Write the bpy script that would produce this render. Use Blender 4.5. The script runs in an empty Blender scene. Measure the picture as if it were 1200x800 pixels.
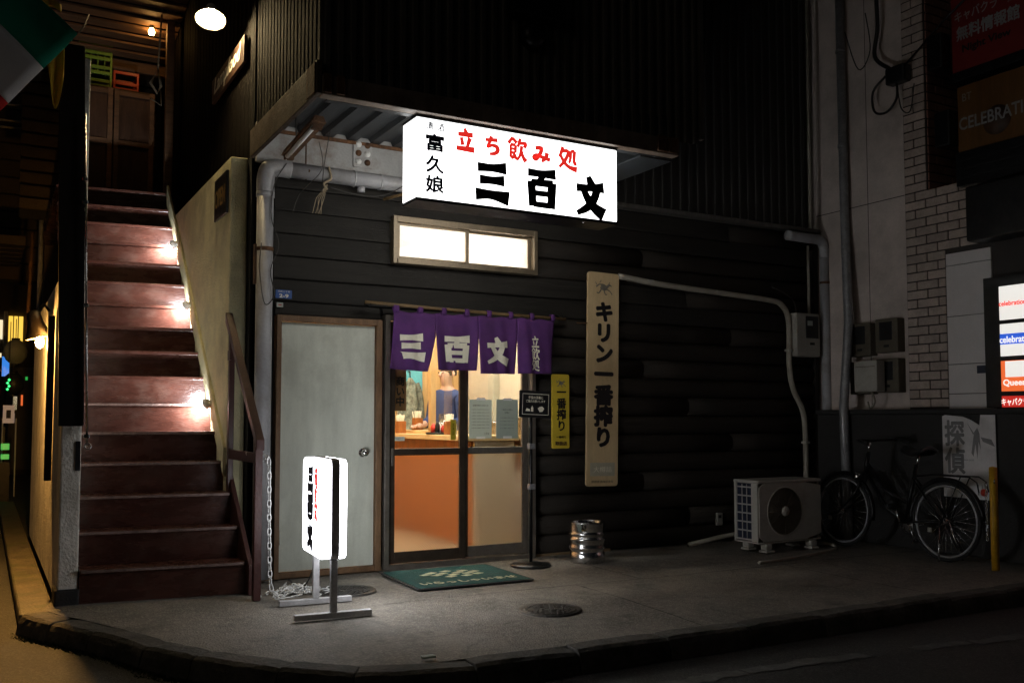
import bpy, bmesh, math, random
from mathutils import Matrix, Vector
random.seed(7)
R = math.radians
scn = bpy.context.scene
COL = scn.collection

# ------------------------------------------------------------------ camera, sky, exposure
cam_d = bpy.data.cameras.new('camera'); cam = bpy.data.objects.new('camera', cam_d); COL.objects.link(cam)
cam.location = (0, 0, 1.2); cam.rotation_euler = (R(93.2), 0, R(-29.4))
cam_d.sensor_width = 36; cam_d.lens = 33.0; cam_d.shift_y = 28.5/1200
cam_d.clip_start = 0.05; cam_d.clip_end = 600
scn.camera = cam
world = bpy.data.worlds.new('World'); scn.world = world; world.use_nodes = True
wn = world.node_tree.nodes; wl = world.node_tree.links
sky = wn.new('ShaderNodeTexSky'); sky.sky_type = 'NISHITA'; sky.sun_disc = False
sky.sun_elevation = R(9); sky.sun_rotation = R(243)
wn['Background'].inputs['Strength'].default_value = 0.00065
wl.new(sky.outputs[0], wn['Background'].inputs['Color'])
sun_d = bpy.data.lights.new('night_glow', 'SUN'); sun_d.energy = 0.017; sun_d.angle = R(25); sun_d.color = (1, .9, .78)
sun = bpy.data.objects.new('night_glow', sun_d); COL.objects.link(sun)
sun.rotation_euler = (R(81), 0, R(-63)); sun.location = (-4, -6, 12)
vs = scn.view_settings; vs.view_transform = 'Standard'; vs.look = 'None'; vs.exposure = 0.9; vs.gamma = 1.0
scn.render.engine = 'CYCLES'; scn.cycles.use_denoising = True
scn.cycles.max_bounces = 8; scn.cycles.transparent_max_bounces = 12
scn.cycles.sample_clamp_indirect = 4.0; scn.cycles.caustics_reflective = False

# ------------------------------------------------------------------ materials
MATS = {}
def nodes_of(m):
    m.use_nodes = True
    return m.node_tree.nodes, m.node_tree.links, m.node_tree.nodes['Principled BSDF']
def mat(name, col, rough=.6, metal=0., var=.25, scale=5., stretch=(1, 1, 1), bump=.2, stain=None, stain_amt=.5,
        stain_scale=1.3, fine=60., spec=.5, coat=0.):
    m = bpy.data.materials.new(name); n, l, b = nodes_of(m)
    tc = n.new('ShaderNodeTexCoord'); oi = n.new('ShaderNodeObjectInfo')
    mp = n.new('ShaderNodeMapping'); mp.inputs['Scale'].default_value = stretch
    l.new(tc.outputs['Object'], mp.inputs['Vector'])
    sc = n.new('ShaderNodeVectorMath'); sc.operation = 'SCALE'; sc.inputs[0].default_value = (7.3, 3.1, 5.7)
    l.new(oi.outputs['Random'], sc.inputs['Scale'])
    ad = n.new('ShaderNodeVectorMath'); ad.operation = 'ADD'
    l.new(mp.outputs[0], ad.inputs[0]); l.new(sc.outputs[0], ad.inputs[1])
    nz = n.new('ShaderNodeTexNoise'); nz.inputs['Scale'].default_value = scale; nz.inputs['Detail'].default_value = 7
    nz.inputs['Roughness'].default_value = .62
    l.new(ad.outputs[0], nz.inputs['Vector'])
    nf = n.new('ShaderNodeTexNoise'); nf.inputs['Scale'].default_value = fine; nf.inputs['Detail'].default_value = 3
    l.new(ad.outputs[0], nf.inputs['Vector'])
    rp = n.new('ShaderNodeValToRGB'); e = rp.color_ramp.elements
    e[0].position = .3; e[1].position = .7
    e[0].color = (*[c*(1-var) for c in col], 1); e[1].color = (*[min(1, c*(1+var)) for c in col], 1)
    l.new(nz.outputs[0], rp.inputs[0])
    last = rp.outputs[0]
    # brightness jitter per piece
    mr = n.new('ShaderNodeMapRange'); mr.inputs[3].default_value = 1-var*.5; mr.inputs[4].default_value = 1+var*.5
    l.new(oi.outputs['Random'], mr.inputs[0])
    mf = n.new('ShaderNodeMapRange'); mf.inputs[1].default_value = .3; mf.inputs[2].default_value = .7
    mf.inputs[3].default_value = 1-var*.45; mf.inputs[4].default_value = 1+var*.45
    l.new(nf.outputs[0], mf.inputs[0])
    mm = n.new('ShaderNodeMath'); mm.operation = 'MULTIPLY'; l.new(mr.outputs[0], mm.inputs[0]); l.new(mf.outputs[0], mm.inputs[1])
    vm = n.new('ShaderNodeVectorMath'); vm.operation = 'SCALE'
    l.new(last, vm.inputs[0]); l.new(mm.outputs[0], vm.inputs['Scale']); last = vm.outputs[0]
    if stain:
        ns = n.new('ShaderNodeTexNoise'); ns.inputs['Scale'].default_value = stain_scale; ns.inputs['Detail'].default_value = 9
        ns.inputs['Roughness'].default_value = .7
        l.new(tc.outputs['Object'], ns.inputs['Vector'])
        sr = n.new('ShaderNodeMapRange'); sr.inputs[1].default_value = .48; sr.inputs[2].default_value = .68
        sr.inputs[3].default_value = 0; sr.inputs[4].default_value = stain_amt
        l.new(ns.outputs[0], sr.inputs[0])
        mx = n.new('ShaderNodeMix'); mx.data_type = 'RGBA'
        l.new(sr.outputs[0], mx.inputs['Factor']); l.new(last, mx.inputs['A']); mx.inputs['B'].default_value = (*stain, 1)
        last = mx.outputs['Result']
    l.new(last, b.inputs['Base Color'])
    rr = n.new('ShaderNodeMapRange'); rr.inputs[3].default_value = max(.04, rough-.14); rr.inputs[4].default_value = min(1, rough+.14)
    l.new(nz.outputs[0], rr.inputs[0]); l.new(rr.outputs[0], b.inputs['Roughness'])
    b.inputs['Metallic'].default_value = metal; b.inputs['Specular IOR Level'].default_value = spec
    b.inputs['Coat Weight'].default_value = coat
    if bump:
        bp = n.new('ShaderNodeBump'); bp.inputs['Strength'].default_value = bump; bp.inputs['Distance'].default_value = .01
        ma = n.new('ShaderNodeMath'); ma.operation = 'ADD'; l.new(nz.outputs[0], ma.inputs[0]); l.new(nf.outputs[0], ma.inputs[1])
        l.new(ma.outputs[0], bp.inputs['Height']); l.new(bp.outputs[0], b.inputs['Normal'])
    MATS[name] = m; return m
def emit(name, col, s, base=(.8, .8, .8)):
    m = bpy.data.materials.new(name); n, l, b = nodes_of(m)
    b.inputs['Base Color'].default_value = (*base, 1); b.inputs['Roughness'].default_value = .35
    b.inputs['Emission Color'].default_value = (*col, 1); b.inputs['Emission Strength'].default_value = s
    MATS[name] = m; return m
def glass(name, tint=(.95, .97, .96), refl=.09):
    m = bpy.data.materials.new(name); n, l, b = nodes_of(m); n.remove(b)
    t = n.new('ShaderNodeBsdfTransparent'); t.inputs[0].default_value = (*tint, 1)
    g = n.new('ShaderNodeBsdfGlossy'); g.inputs['Roughness'].default_value = .03
    x = n.new('ShaderNodeMixShader'); x.inputs[0].default_value = refl
    l.new(t.outputs[0], x.inputs[1]); l.new(g.outputs[0], x.inputs[2]); l.new(x.outputs[0], n['Material Output'].inputs[0])
    MATS[name] = m; return m
def frosted(name, tint, mixt=.5, rough=.42):
    m = bpy.data.materials.new(name); n, l, b = nodes_of(m)
    tc = n.new('ShaderNodeTexCoord'); mp = n.new('ShaderNodeMapping'); mp.inputs['Rotation'].default_value = (0, R(45), 0)
    l.new(tc.outputs['Object'], mp.inputs[0])
    ck = n.new('ShaderNodeTexVoronoi'); ck.inputs['Scale'].default_value = 70; ck.inputs['Randomness'].default_value = .05
    l.new(mp.outputs[0], ck.inputs['Vector'])
    bp = n.new('ShaderNodeBump'); bp.inputs['Strength'].default_value = .5; bp.inputs['Distance'].default_value = .004
    l.new(ck.outputs['Distance'], bp.inputs['Height'])
    b.inputs['Transmission Weight'].default_value = 1; b.inputs['Roughness'].default_value = rough; b.inputs['IOR'].default_value = 1.12
    b.inputs['Base Color'].default_value = (*tint, 1); l.new(bp.outputs[0], b.inputs['Normal'])
    t = n.new('ShaderNodeBsdfTranslucent'); t.inputs[0].default_value = (*tint, 1); l.new(bp.outputs[0], t.inputs['Normal'])
    x = n.new('ShaderNodeMixShader'); x.inputs[0].default_value = mixt
    l.new(b.outputs[0], x.inputs[1]); l.new(t.outputs[0], x.inputs[2]); l.new(x.outputs[0], n['Material Output'].inputs[0])
    MATS[name] = m; return m

mat('siding', (.023, .0205, .017), .6, var=.35, scale=3, stretch=(.5, 4, 9), bump=.5, fine=40, stain=(.010, .009, .008), stain_amt=.6, spec=.3)
mat('dark_batten', (.04, .037, .034), .6, var=.4, scale=3, stretch=(6, 6, .7), bump=.3)
mat('log_siding', (.026, .0205, .0155), .62, var=.16, scale=3, stretch=(.5, 4, 9), bump=.7, fine=40, stain=(.008, .007, .006), stain_amt=.75, spec=.25)
mat('shaded_side_wood', (.0048, .0036, .003), .85, var=.45, scale=3, stretch=(6, 6, .7), bump=.3, spec=.05)  # near-black tone puts shade into the colour of the bay side
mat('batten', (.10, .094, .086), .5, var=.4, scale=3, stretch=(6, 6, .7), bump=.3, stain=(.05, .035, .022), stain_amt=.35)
mat('sheet_fascia', (.27, .21, .165), .5, var=.3, scale=4, stretch=(3, 3, 1), bump=.3, stain=(.09, .05, .028), stain_amt=.8, stain_scale=3)  # front fascia toned paler in place of street light on it
mat('dimmed_fascia', (.10, .078, .06), .7, var=.4, scale=4, bump=.4, stain=(.05, .03, .018), stain_amt=.8, stain_scale=3, spec=.2)  # fascia copy toned darker to offset the lamp light on the side
mat('soffit', (.038, .044, .05), .45, var=.25, scale=3, bump=.2, stain=(.05, .045, .04), stain_amt=.6)
mat('rust', (.13, .062, .028), .85, var=.5, scale=9, bump=.6, stain=(.04, .02, .012), stain_amt=.8, stain_scale=5)
mat('old_paint_beam', (.42, .42, .42), .7, var=.15, scale=3, bump=.3, stain=(.16, .09, .045), stain_amt=.7, stain_scale=3)
mat('stucco_cream', (.72, .66, .40), .85, var=.13, scale=5, bump=.9, fine=90, stain=(.32, .29, .18), stain_amt=.6, stain_scale=2)
mat('stucco_white', (.76, .72, .64), .85, var=.15, scale=5, bump=1., fine=55, stain=(.28, .25, .19), stain_amt=.6, stain_scale=2.2)
mat('stair_paint', (.060, .021, .014), .27, var=.3, scale=6, stretch=(.6, 1, 2.2), bump=.2, stain=(.11, .065, .05), stain_amt=.5, stain_scale=7, spec=.5)
mat('stair_edge', (.22, .15, .13), .4, var=.4, scale=14, bump=.3)
mat('rail_paint', (.06, .02, .016), .4, var=.25, scale=8, bump=.25)
mat('board_dark', (.006, .005, .0045), .75, var=.4, scale=4, stretch=(6, 6, .6), bump=.4, spec=.12)
mat('steel', (.5, .5, .5), .25, 1, var=.15, scale=10, bump=.1)
mat('keg_steel', (.62, .62, .62), .22, 1, var=.25, scale=7, bump=.15, stain=(.25, .24, .22), stain_amt=.5, stain_scale=6)
mat('galvanised', (.30, .30, .31), .45, .35, var=.25, scale=12, bump=.15)
mat('stand_grey', (.5, .49, .5), .45, .1, var=.2, scale=10, bump=.1)
mat('aluminium', (.45, .43, .4), .38, .85, var=.15, scale=10, bump=.1)
mat('bronze_frame', (.045, .032, .022), .4, .3, var=.25, scale=10, bump=.1)
mat('grey_frame', (.17, .15, .125), .42, .5, var=.2, scale=10, bump=.1)
mat('window_frame', (.21, .165, .11), .4, .5, var=.2, scale=10, bump=.1)
mat('door_paint', (.64, .66, .57), .5, var=.16, scale=2.5, stretch=(3, 3, .6), bump=.12, fine=140, stain=(.38, .385, .32), stain_amt=.6, stain_scale=1.6)
mat('door_frame', (.16, .09, .045), .5, var=.35, scale=7, stretch=(3, 3, .6), bump=.3)
mat('pvc_grey', (.42, .42, .44), .45, var=.12, scale=4, bump=.1, stain=(.2, .17, .14), stain_amt=.55, stain_scale=4)
mat('pvc_cream', (.36, .33, .27), .5, var=.12, scale=4, bump=.1, stain=(.2, .17, .13), stain_amt=.5, stain_scale=4)
mat('casing', (.40, .385, .34), .5, var=.1, scale=4, bump=.08, stain=(.2, .18, .14), stain_amt=.5, stain_scale=3)
mat('black_plastic', (.012, .012, .013), .38, var=.2, scale=10, bump=.08)
mat('black_metal', (.018, .018, .019), .35, .6, var=.3, scale=12, bump=.15)
mat('dark_void', (.006, .006, .007), .9, var=.2, bump=0)
mat('rubber', (.014, .014, .014), .8, var=.3, scale=15, bump=.3)
mat('chrome', (.7, .7, .7), .12, 1, var=.05, bump=0)
mat('white_plastic', (.84, .84, .82), .45, var=.06, scale=8, bump=.05)
mat('letter_black', (.008, .008, .009), .5, var=.1, bump=0)
mat('letter_navy', (.012, .012, .06), .5, var=.1, bump=0)
mat('letter_white', (.86, .81, .66), .7, var=.1, scale=10, bump=.05)
mat('letter_grey', (.2, .2, .2), .7, var=.2, bump=0)
mat('emblem_grey', (.17, .15, .12), .6, var=.3, scale=40, bump=0)
mat('letter_gold', (.42, .26, .09), .45, var=.3, scale=30, bump=.1)
mat('noren_purple', (.10, .028, .15), .85, var=.25, scale=5, bump=.25, fine=200, stain=(.075, .02, .14), stain_amt=.7, stain_scale=6)
mat('bamboo', (.22, .14, .06), .5, var=.4, scale=5, stretch=(1, 5, 5), bump=.3)
mat('sign_tan', (.66, .49, .27), .5, var=.12, scale=3, stretch=(4, 1, .6), bump=.1, stain=(.5, .34, .17), stain_amt=.5, stain_scale=2)
mat('sign_cream', (.5, .46, .34), .5, var=.1, bump=.05)
mat('sign_yellow', (.66, .48, .04), .42, var=.08, scale=4, bump=.05, stain=(.4, .28, .03), stain_amt=.4)
mat('mat_green', (.006, .085, .075), .95, var=.35, scale=14, bump=.8, fine=260, stain=(.03, .07, .06), stain_amt=.35, stain_scale=6)
mat('mat_print', (.55, .56, .36), .95, var=.35, scale=20, bump=.6, fine=260)
mat('iron', (.06, .055, .05), .5, .5, var=.4, scale=14, bump=.4)
mat('plate_blue', (.02, .08, .3), .4, var=.1, bump=.03)
mat('fin_blue', (.015, .022, .045), .4, var=.2, bump=.1)
mat('paper', (.55, .6, .56), .8, var=.06, scale=3, bump=.05)
mat('paper_dark', (.36, .43, .40), .8, var=.08, scale=3, bump=.05)
mat('wood_pale', (.62, .37, .14), .5, var=.2, scale=3, stretch=(8, 8, .8), bump=.15)
mat('wood_plaque', (.24, .115, .04), .55, var=.25, scale=3, stretch=(8, 8, .8), bump=.2)
mat('wood_counter', (.72, .50, .24), .4, var=.15, scale=3, stretch=(6, 1, 6), bump=.1)
mat('wood_panel', (.30, .092, .014), .5, var=.25, scale=3, stretch=(8, 8, .8), bump=.2)
mat('wood_brown', (.06, .027, .013), .55, var=.35, scale=4, stretch=(6, 6, .8), bump=.3)
mat('wood_ceiling', (.13, .062, .026), .65, var=.4, scale=3, stretch=(.7, 8, 8), bump=.4)
mat('panel_beige', (.62, .51, .34), .7, var=.12, scale=4, bump=.1)
mat('plaster', (.60, .52, .38), .8, var=.08, scale=4, bump=.1)
mat('tile_floor', (.22, .15, .08), .5, var=.15, scale=4, bump=.1)
mat('poster_teal', (.12, .42, .46), .6, var=.2, scale=4, bump=.03)
mat('jacket', (.16, .165, .12), .9, var=.6, scale=18, bump=.3)
mat('navy_cloth', (.03, .05, .14), .9, var=.2, scale=8, bump=.3)
mat('skin', (.55, .33, .23), .55, var=.06, bump=.05)
mat('hair', (.012, .01, .009), .5, var=.3, scale=40, bump=.4)
mat('trousers', (.03, .03, .035), .85, var=.2, bump=.2)
mat('chopstick', (.8, .68, .46), .6, var=.1, bump=.05)
mat('red_plastic', (.55, .035, .015), .4, var=.12, bump=.05)
mat('green_crate', (.16, .26, .03), .45, var=.2, bump=.08)
mat('red_crate', (.5, .035, .012), .42, var=.2, bump=.08)
mat('flag_green', (.004, .24, .14), .85, var=.12, scale=3, bump=.15, fine=200)
mat('flag_white', (.68, .64, .62), .85, var=.08, scale=3, bump=.15, fine=200)
mat('flag_red', (.5, .015, .012), .85, var=.1, scale=3, bump=.15, fine=200)
mat('yellow_cloth', (.42, .26, .015), .85, var=.15, scale=4, bump=.2)
mat('concrete_wall', (.58, .50, .455), .8, var=.12, scale=3, bump=.35, fine=70, stain=(.34, .295, .26), stain_amt=.7, stain_scale=1.1)
mat('low_wall', (.018, .017, .016), .75, var=.3, scale=4, bump=.4, stain=(.035, .032, .03), stain_amt=.4)
mat('brick', (.44, .36, .31), .6, var=.22, scale=9, bump=.3)
mat('brick_red', (.27, .13, .095), .6, var=.3, scale=9, bump=.3)
mat('mortar', (.05, .044, .04), .9, var=.2, bump=.2)
mat('panel_pale', (.72, .69, .68), .45, var=.06, scale=3, bump=.06, stain=(.55, .52, .5), stain_amt=.4)
mat('meter_brown', (.10, .085, .06), .6, var=.2, bump=.1)
mat('sign_red', (.17, .013, .011), .5, var=.15, bump=.05)
mat('sign_gold', (.11, .048, .009), .45, var=.3, scale=2, stretch=(1, 4, .3), bump=.05)
mat('yellow_pole', (.55, .30, .01), .5, var=.15, scale=8, bump=.15, stain=(.2, .1, .02), stain_amt=.6, stain_scale=6)
mat('poster_white', (.72, .70, .70), .75, var=.08, scale=4, bump=.1, stain=(.3, .28, .28), stain_amt=.5)
mat('kerb_stone', (.085, .076, .064), .9, var=.4, scale=6, bump=.7, fine=45, stain=(.018, .022, .009), stain_amt=.9, stain_scale=4)
mat('alley_strip', (.10, .085, .06), .6, var=.5, scale=7, bump=.8, fine=50, stain=(.04, .055, .01), stain_amt=.8, stain_scale=2.4)
mat('joint_dirt', (.035, .032, .026), .95, var=.4, scale=20, bump=.3)
mat('moss', (.03, .045, .012), .95, var=.5, scale=25, bump=1.)
mat('shade_enamel', (.05, .04, .03), .35, .3, var=.2, bump=.05)
mat('shade_inner', (.75, .72, .62), .5, var=.05, bump=0)
mat('rope', (.3, .24, .16), .9, var=.3, bump=.3)
mat('cord', (.06, .055, .05), .6, var=.2, bump=0)
mat('dark_wood_wall', (.017, .010, .007), .7, var=.45, scale=3, stretch=(8, 8, .6), bump=.4)
mat('far_wall', (.05, .035, .022), .8, var=.4, scale=2, bump=.3)
mat('lantern_grey', (.22, .24, .22), .5, var=.2, scale=4, bump=.1)
mat('lantern_dark', (.02, .022, .022), .4, var=.2, bump=.1)
emit('sign_lit', (.97, .98, .97), 2.1)
emit('sign_back', (1, .97, .9), 2.5)
emit('stand_lit', (.92, .95, 1), 2.5)
emit('stand_lit_far', (.94, .96, 1), 9.5)
emit('letter_red_lit', (1, .035, .025), .38, (.6, .03, .02))
emit('tube_lit', (1, .93, .82), 38)
emit('window_tube', (1, .98, .94), 90)
emit('puck_lit', (.93, .96, 1), 760)
emit('bulb_warm', (1, .76, .40), 460)
emit('bulb_wall', (1, .5, .12), 3600)
emit('bulb_small', (1, .55, .16), 34)
emit('board_white', (1, .97, .9), .42)
emit('board_blue', (.03, .13, .8), .4, (.02, .1, .5))
emit('board_orange', (1, .17, .04), .42, (.5, .1, .02))
emit('board_red', (.8, .03, .02), .3, (.5, .02, .01))
emit('shop_yellow', (1, .62, .08), .6)
emit('shop_white', (1, .85, .55), .5)
emit('shop_green', (.02, .8, .12), .22)
emit('led_green', (.02, 1, .2), 1.2)
emit('shop_blue', (.05, .3, 1), .4)
emit('shop_pink', (.8, .55, .5), .08)
glass('clear_glass'); glass('acrylic', (.93, .95, .95), .12); glass('jar_glass', (.85, .88, .88), .15)
frosted('frosted_glass', (.97, .94, .88), .008, .29)
frosted('window_glass', (.95, .95, .93), .7, .4)

def backlit(name, amt):
    m = MATS[name]; n, l = m.node_tree.nodes, m.node_tree.links; b = n['Principled BSDF']
    t = n.new('ShaderNodeBsdfTranslucent'); t.inputs[0].default_value = (.62, .68, .62, 1)
    x = n.new('ShaderNodeMixShader'); x.inputs[0].default_value = amt
    l.new(b.outputs[0], x.inputs[1]); l.new(t.outputs[0], x.inputs[2]); l.new(x.outputs[0], n['Material Output'].inputs[0])
backlit('paper', .35); backlit('paper_dark', .22)
# asphalt / sidewalk: own materials
def ground_mat(name, c1, c2, agg, rough, spec=.4, stain=(.02, .02, .018), stain_amt=.6, bump=.6):
    m = mat(name, c1, rough, var=.25, scale=1.6, bump=0, stain=stain, stain_amt=stain_amt, stain_scale=.9, spec=spec)
    n, l = m.node_tree.nodes, m.node_tree.links; b = n['Principled BSDF']
    tc = n.new('ShaderNodeTexCoord')
    v = n.new('ShaderNodeTexVoronoi'); v.inputs['Scale'].default_value = agg; l.new(tc.outputs['Object'], v.inputs['Vector'])
    src = b.inputs['Base Color'].links[0].from_socket
    sp = n.new('ShaderNodeSeparateColor'); l.new(v.outputs['Color'], sp.inputs[0])
    r = n.new('ShaderNodeMapRange'); r.inputs[1].default_value = .55; r.inputs[2].default_value = 1; r.inputs[3].default_value = 0; r.inputs[4].default_value = .75
    l.new(sp.outputs[0], r.inputs[0])
    x = n.new('ShaderNodeMix'); x.data_type = 'RGBA'; l.new(r.outputs[0], x.inputs['Factor']); l.new(src, x.inputs['A']); x.inputs['B'].default_value = (*c2, 1)
    l.new(x.outputs['Result'], b.inputs['Base Color'])
    nb = n.new('ShaderNodeTexNoise'); nb.inputs['Scale'].default_value = 9; nb.inputs['Detail'].default_value = 8; l.new(tc.outputs['Object'], nb.inputs['Vector'])
    ma = n.new('ShaderNodeMath'); ma.operation = 'MULTIPLY_ADD'; ma.inputs[1].default_value = .5
    l.new(v.outputs['Distance'], ma.inputs[0]); l.new(nb.outputs[0], ma.inputs[2])
    bp = n.new('ShaderNodeBump'); bp.inputs['Strength'].default_value = bump; bp.inputs['Distance'].default_value = .012
    l.new(ma.outputs[0], bp.inputs['Height']); l.new(bp.outputs[0], b.inputs['Normal'])
ground_mat('asphalt', (.045, .043, .04), (.10, .095, .085), 130, .75)
ground_mat('sidewalk', (.17, .152, .128), (.31, .28, .235), 95, .72, stain=(.07, .063, .052), stain_amt=.85)
def worn(name):
    m = MATS[name]; n, l = m.node_tree.nodes, m.node_tree.links; b = n['Principled BSDF']
    tc = n.new('ShaderNodeTexCoord'); nz = n.new('ShaderNodeTexNoise'); nz.inputs['Scale'].default_value = 2.2; nz.inputs['Detail'].default_value = 8
    l.new(tc.outputs['Object'], nz.inputs['Vector'])
    ad = n.new('ShaderNodeVectorMath'); ad.operation = 'MULTIPLY_ADD'; ad.inputs[1].default_value = (.7, .7, 0); l.new(nz.outputs['Color'], ad.inputs[0]); l.new(tc.outputs['Object'], ad.inputs[2])
    ve = n.new('ShaderNodeTexVoronoi'); ve.feature = 'DISTANCE_TO_EDGE'; ve.inputs['Scale'].default_value = .55; l.new(ad.outputs[0], ve.inputs['Vector'])
    cr = n.new('ShaderNodeMapRange'); cr.inputs[1].default_value = .002; cr.inputs[2].default_value = .006; cr.inputs[3].default_value = .28; cr.inputs[4].default_value = 0; l.new(ve.outputs['Distance'], cr.inputs[0])
    vg = n.new('ShaderNodeTexVoronoi'); vg.inputs['Scale'].default_value = 2.6; l.new(tc.outputs['Object'], vg.inputs['Vector'])
    gm = n.new('ShaderNodeMapRange'); gm.inputs[1].default_value = .05; gm.inputs[2].default_value = .075; gm.inputs[3].default_value = .4; gm.inputs[4].default_value = 0; l.new(vg.outputs['Distance'], gm.inputs[0])
    mxx = n.new('ShaderNodeMath'); mxx.operation = 'MAXIMUM'; l.new(cr.outputs[0], mxx.inputs[0]); l.new(gm.outputs[0], mxx.inputs[1])
    nb = n.new('ShaderNodeTexNoise'); nb.inputs['Scale'].default_value = 3.5; nb.inputs['Detail'].default_value = 10; nb.inputs['Roughness'].default_value = .75; l.new(tc.outputs['Object'], nb.inputs['Vector'])
    dr_ = n.new('ShaderNodeMapRange'); dr_.inputs[1].default_value = .52; dr_.inputs[2].default_value = .72; dr_.inputs[3].default_value = 0; dr_.inputs[4].default_value = .75; l.new(nb.outputs[0], dr_.inputs[0])
    mx2 = n.new('ShaderNodeMath'); mx2.operation = 'MAXIMUM'; l.new(mxx.outputs[0], mx2.inputs[0]); l.new(dr_.outputs[0], mx2.inputs[1])
    src = b.inputs['Base Color'].links[0].from_socket
    x = n.new('ShaderNodeMix'); x.data_type = 'RGBA'; l.new(mx2.outputs[0], x.inputs['Factor']); l.new(src, x.inputs['A']); x.inputs['B'].default_value = (.04, .036, .03, 1)
    l.new(x.outputs['Result'], b.inputs['Base Color'])
worn('sidewalk')

# ------------------------------------------------------------------ mesh helpers
class MB:
    def __init__(s): s.v = []; s.f = []; s.mi = []; s.cur = 0; s.sm = []
    def add(s, vs_, fs, smooth=False):
        o = len(s.v); s.v += [tuple(p) for p in vs_]
        for f in fs: s.f.append([o+i for i in f]); s.mi.append(s.cur); s.sm.append(smooth)
        return s
    def box(s, a, b):
        x0, y0, z0 = a; x1, y1, z1 = b
        return s.add([(x0, y0, z0), (x1, y0, z0), (x1, y1, z0), (x0, y1, z0), (x0, y0, z1), (x1, y0, z1), (x1, y1, z1), (x0, y1, z1)],
                     [(0, 3, 2, 1), (4, 5, 6, 7), (0, 1, 5, 4), (1, 2, 6, 5), (2, 3, 7, 6), (3, 0, 4, 7)])
    def prism(s, poly, d, cap=True):          # poly: 3D points, d: extrusion vector
        n = len(poly); d = Vector(d); p = [Vector(q) for q in poly]
        fs = [(i, (i+1) % n, n+(i+1) % n, n+i) for i in range(n)]
        if cap: fs += [tuple(range(n-1, -1, -1)), tuple(range(n, 2*n))]
        return s.add(p+[q+d for q in p], fs)
    def tube(s, pts, r, n=8, closed=False, caps=True):
        P = [Vector(p) for p in pts]; m = len(P); rs = r if isinstance(r, (list, tuple)) else [r]*m
        vs_ = []; fs = []; up = None
        for i, p in enumerate(P):
            if closed: t = P[(i+1) % m]-P[i-1]
            else: t = P[min(i+1, m-1)]-P[max(i-1, 0)]
            t.normalize()
            if up is None:
                up = Vector((0, 0, 1)) if abs(t.z) < .9 else Vector((1, 0, 0))
            u = (up-t*up.dot(t)); u.normalize(); w = t.cross(u); up = u
            for k in range(n):
                a = 2*math.pi*k/n; vs_.append(p+(u*math.cos(a)+w*math.sin(a))*rs[i])
        mm = m if closed else m-1
        for i in range(mm):
            for k in range(n):
                j = (i+1) % m
                fs.append((i*n+k, i*n+(k+1) % n, j*n+(k+1) % n, j*n+k))
        if caps and not closed: fs += [tuple(range(n-1, -1, -1)), tuple((m-1)*n+k for k in range(n))]
        return s.add(vs_, fs, True)
    def lathe(s, prof, c=(0, 0, 0), n=24, axis='z', cap=False):
        vs_ = []; fs = []
        for r, z in prof:
            for k in range(n):
                a = 2*math.pi*k/n; x, y = r*math.cos(a), r*math.sin(a)
                q = {'z': (x, y, z), 'y': (x, z, y), 'x': (z, x, y)}[axis]
                vs_.append((c[0]+q[0], c[1]+q[1], c[2]+q[2]))
        for i in range(len(prof)-1):
            for k in range(n): fs.append((i*n+k, i*n+(k+1) % n, (i+1)*n+(k+1) % n, (i+1)*n+k))
        if cap: fs += [tuple(range(n-1, -1, -1)), tuple((len(prof)-1)*n+k for k in range(n))]
        return s.add(vs_, fs, True)
    def grid(s, fn, nu, nv, smooth=True):
        vs_ = [fn(i/nu, j/nv) for j in range(nv+1) for i in range(nu+1)]
        fs = [(j*(nu+1)+i, j*(nu+1)+i+1, (j+1)*(nu+1)+i+1, (j+1)*(nu+1)+i) for j in range(nv) for i in range(nu)]
        return s.add(vs_, fs, smooth)
    def mesh(s, name, ms):
        me = bpy.data.meshes.new(name); me.from_pydata(s.v, [], s.f)
        for m in (ms if isinstance(ms, (list, tuple)) else [ms]): me.materials.append(MATS[m])
        me.polygons.foreach_set('material_index', s.mi); me.polygons.foreach_set('use_smooth', s.sm)
        me.update(); return me
    def build(s, name, ms, parent=None, bev=0, solid=0):
        o = bpy.data.objects.new(name, s.mesh(name, ms)); COL.objects.link(o)
        if any(s.sm) and not all(s.sm) or any(s.sm): pass
        if solid:
            d = o.modifiers.new('solid', 'SOLIDIFY'); d.thickness = solid
        if bev:
            d = o.modifiers.new('bevel', 'BEVEL'); d.width = bev; d.segments = 2; d.limit_method = 'ANGLE'; d.angle_limit = R(40)
        if parent is not None: attach(o, parent)
        return o
def base_of(o):
    m = o.matrix_basis.copy()
    return (base_of(o.parent) @ o.matrix_parent_inverse @ m) if o.parent else m
def attach(o, parent):
    o.parent = parent; o.matrix_parent_inverse = base_of(parent).inverted()
def tag(o, label=None, cat=None, group=None, kind=None):
    if label: o['label'] = label
    if cat: o['category'] = cat
    if group: o['group'] = group
    if kind: o['kind'] = kind
    return o
def thing(name, label, cat, loc=(0, 0, 0), group=None):
    o = bpy.data.objects.new(name, None); COL.objects.link(o); o.location = loc; o.empty_display_size = .1
    return tag(o, label, cat, group)
def box(name, m, a, b, parent=None, bev=0): return MB().box(a, b).build(name, m, parent, bev)
def tube(name, m, pts, r, parent=None, n=8, closed=False): return MB().tube(pts, r, n, closed).build(name, m, parent)
def copy_obj(o, parent, loc=None):
    c = o.copy(); COL.objects.link(c)
    if parent is not None: attach(c, parent)
    if loc is not None: c.location = loc
    return c
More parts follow.
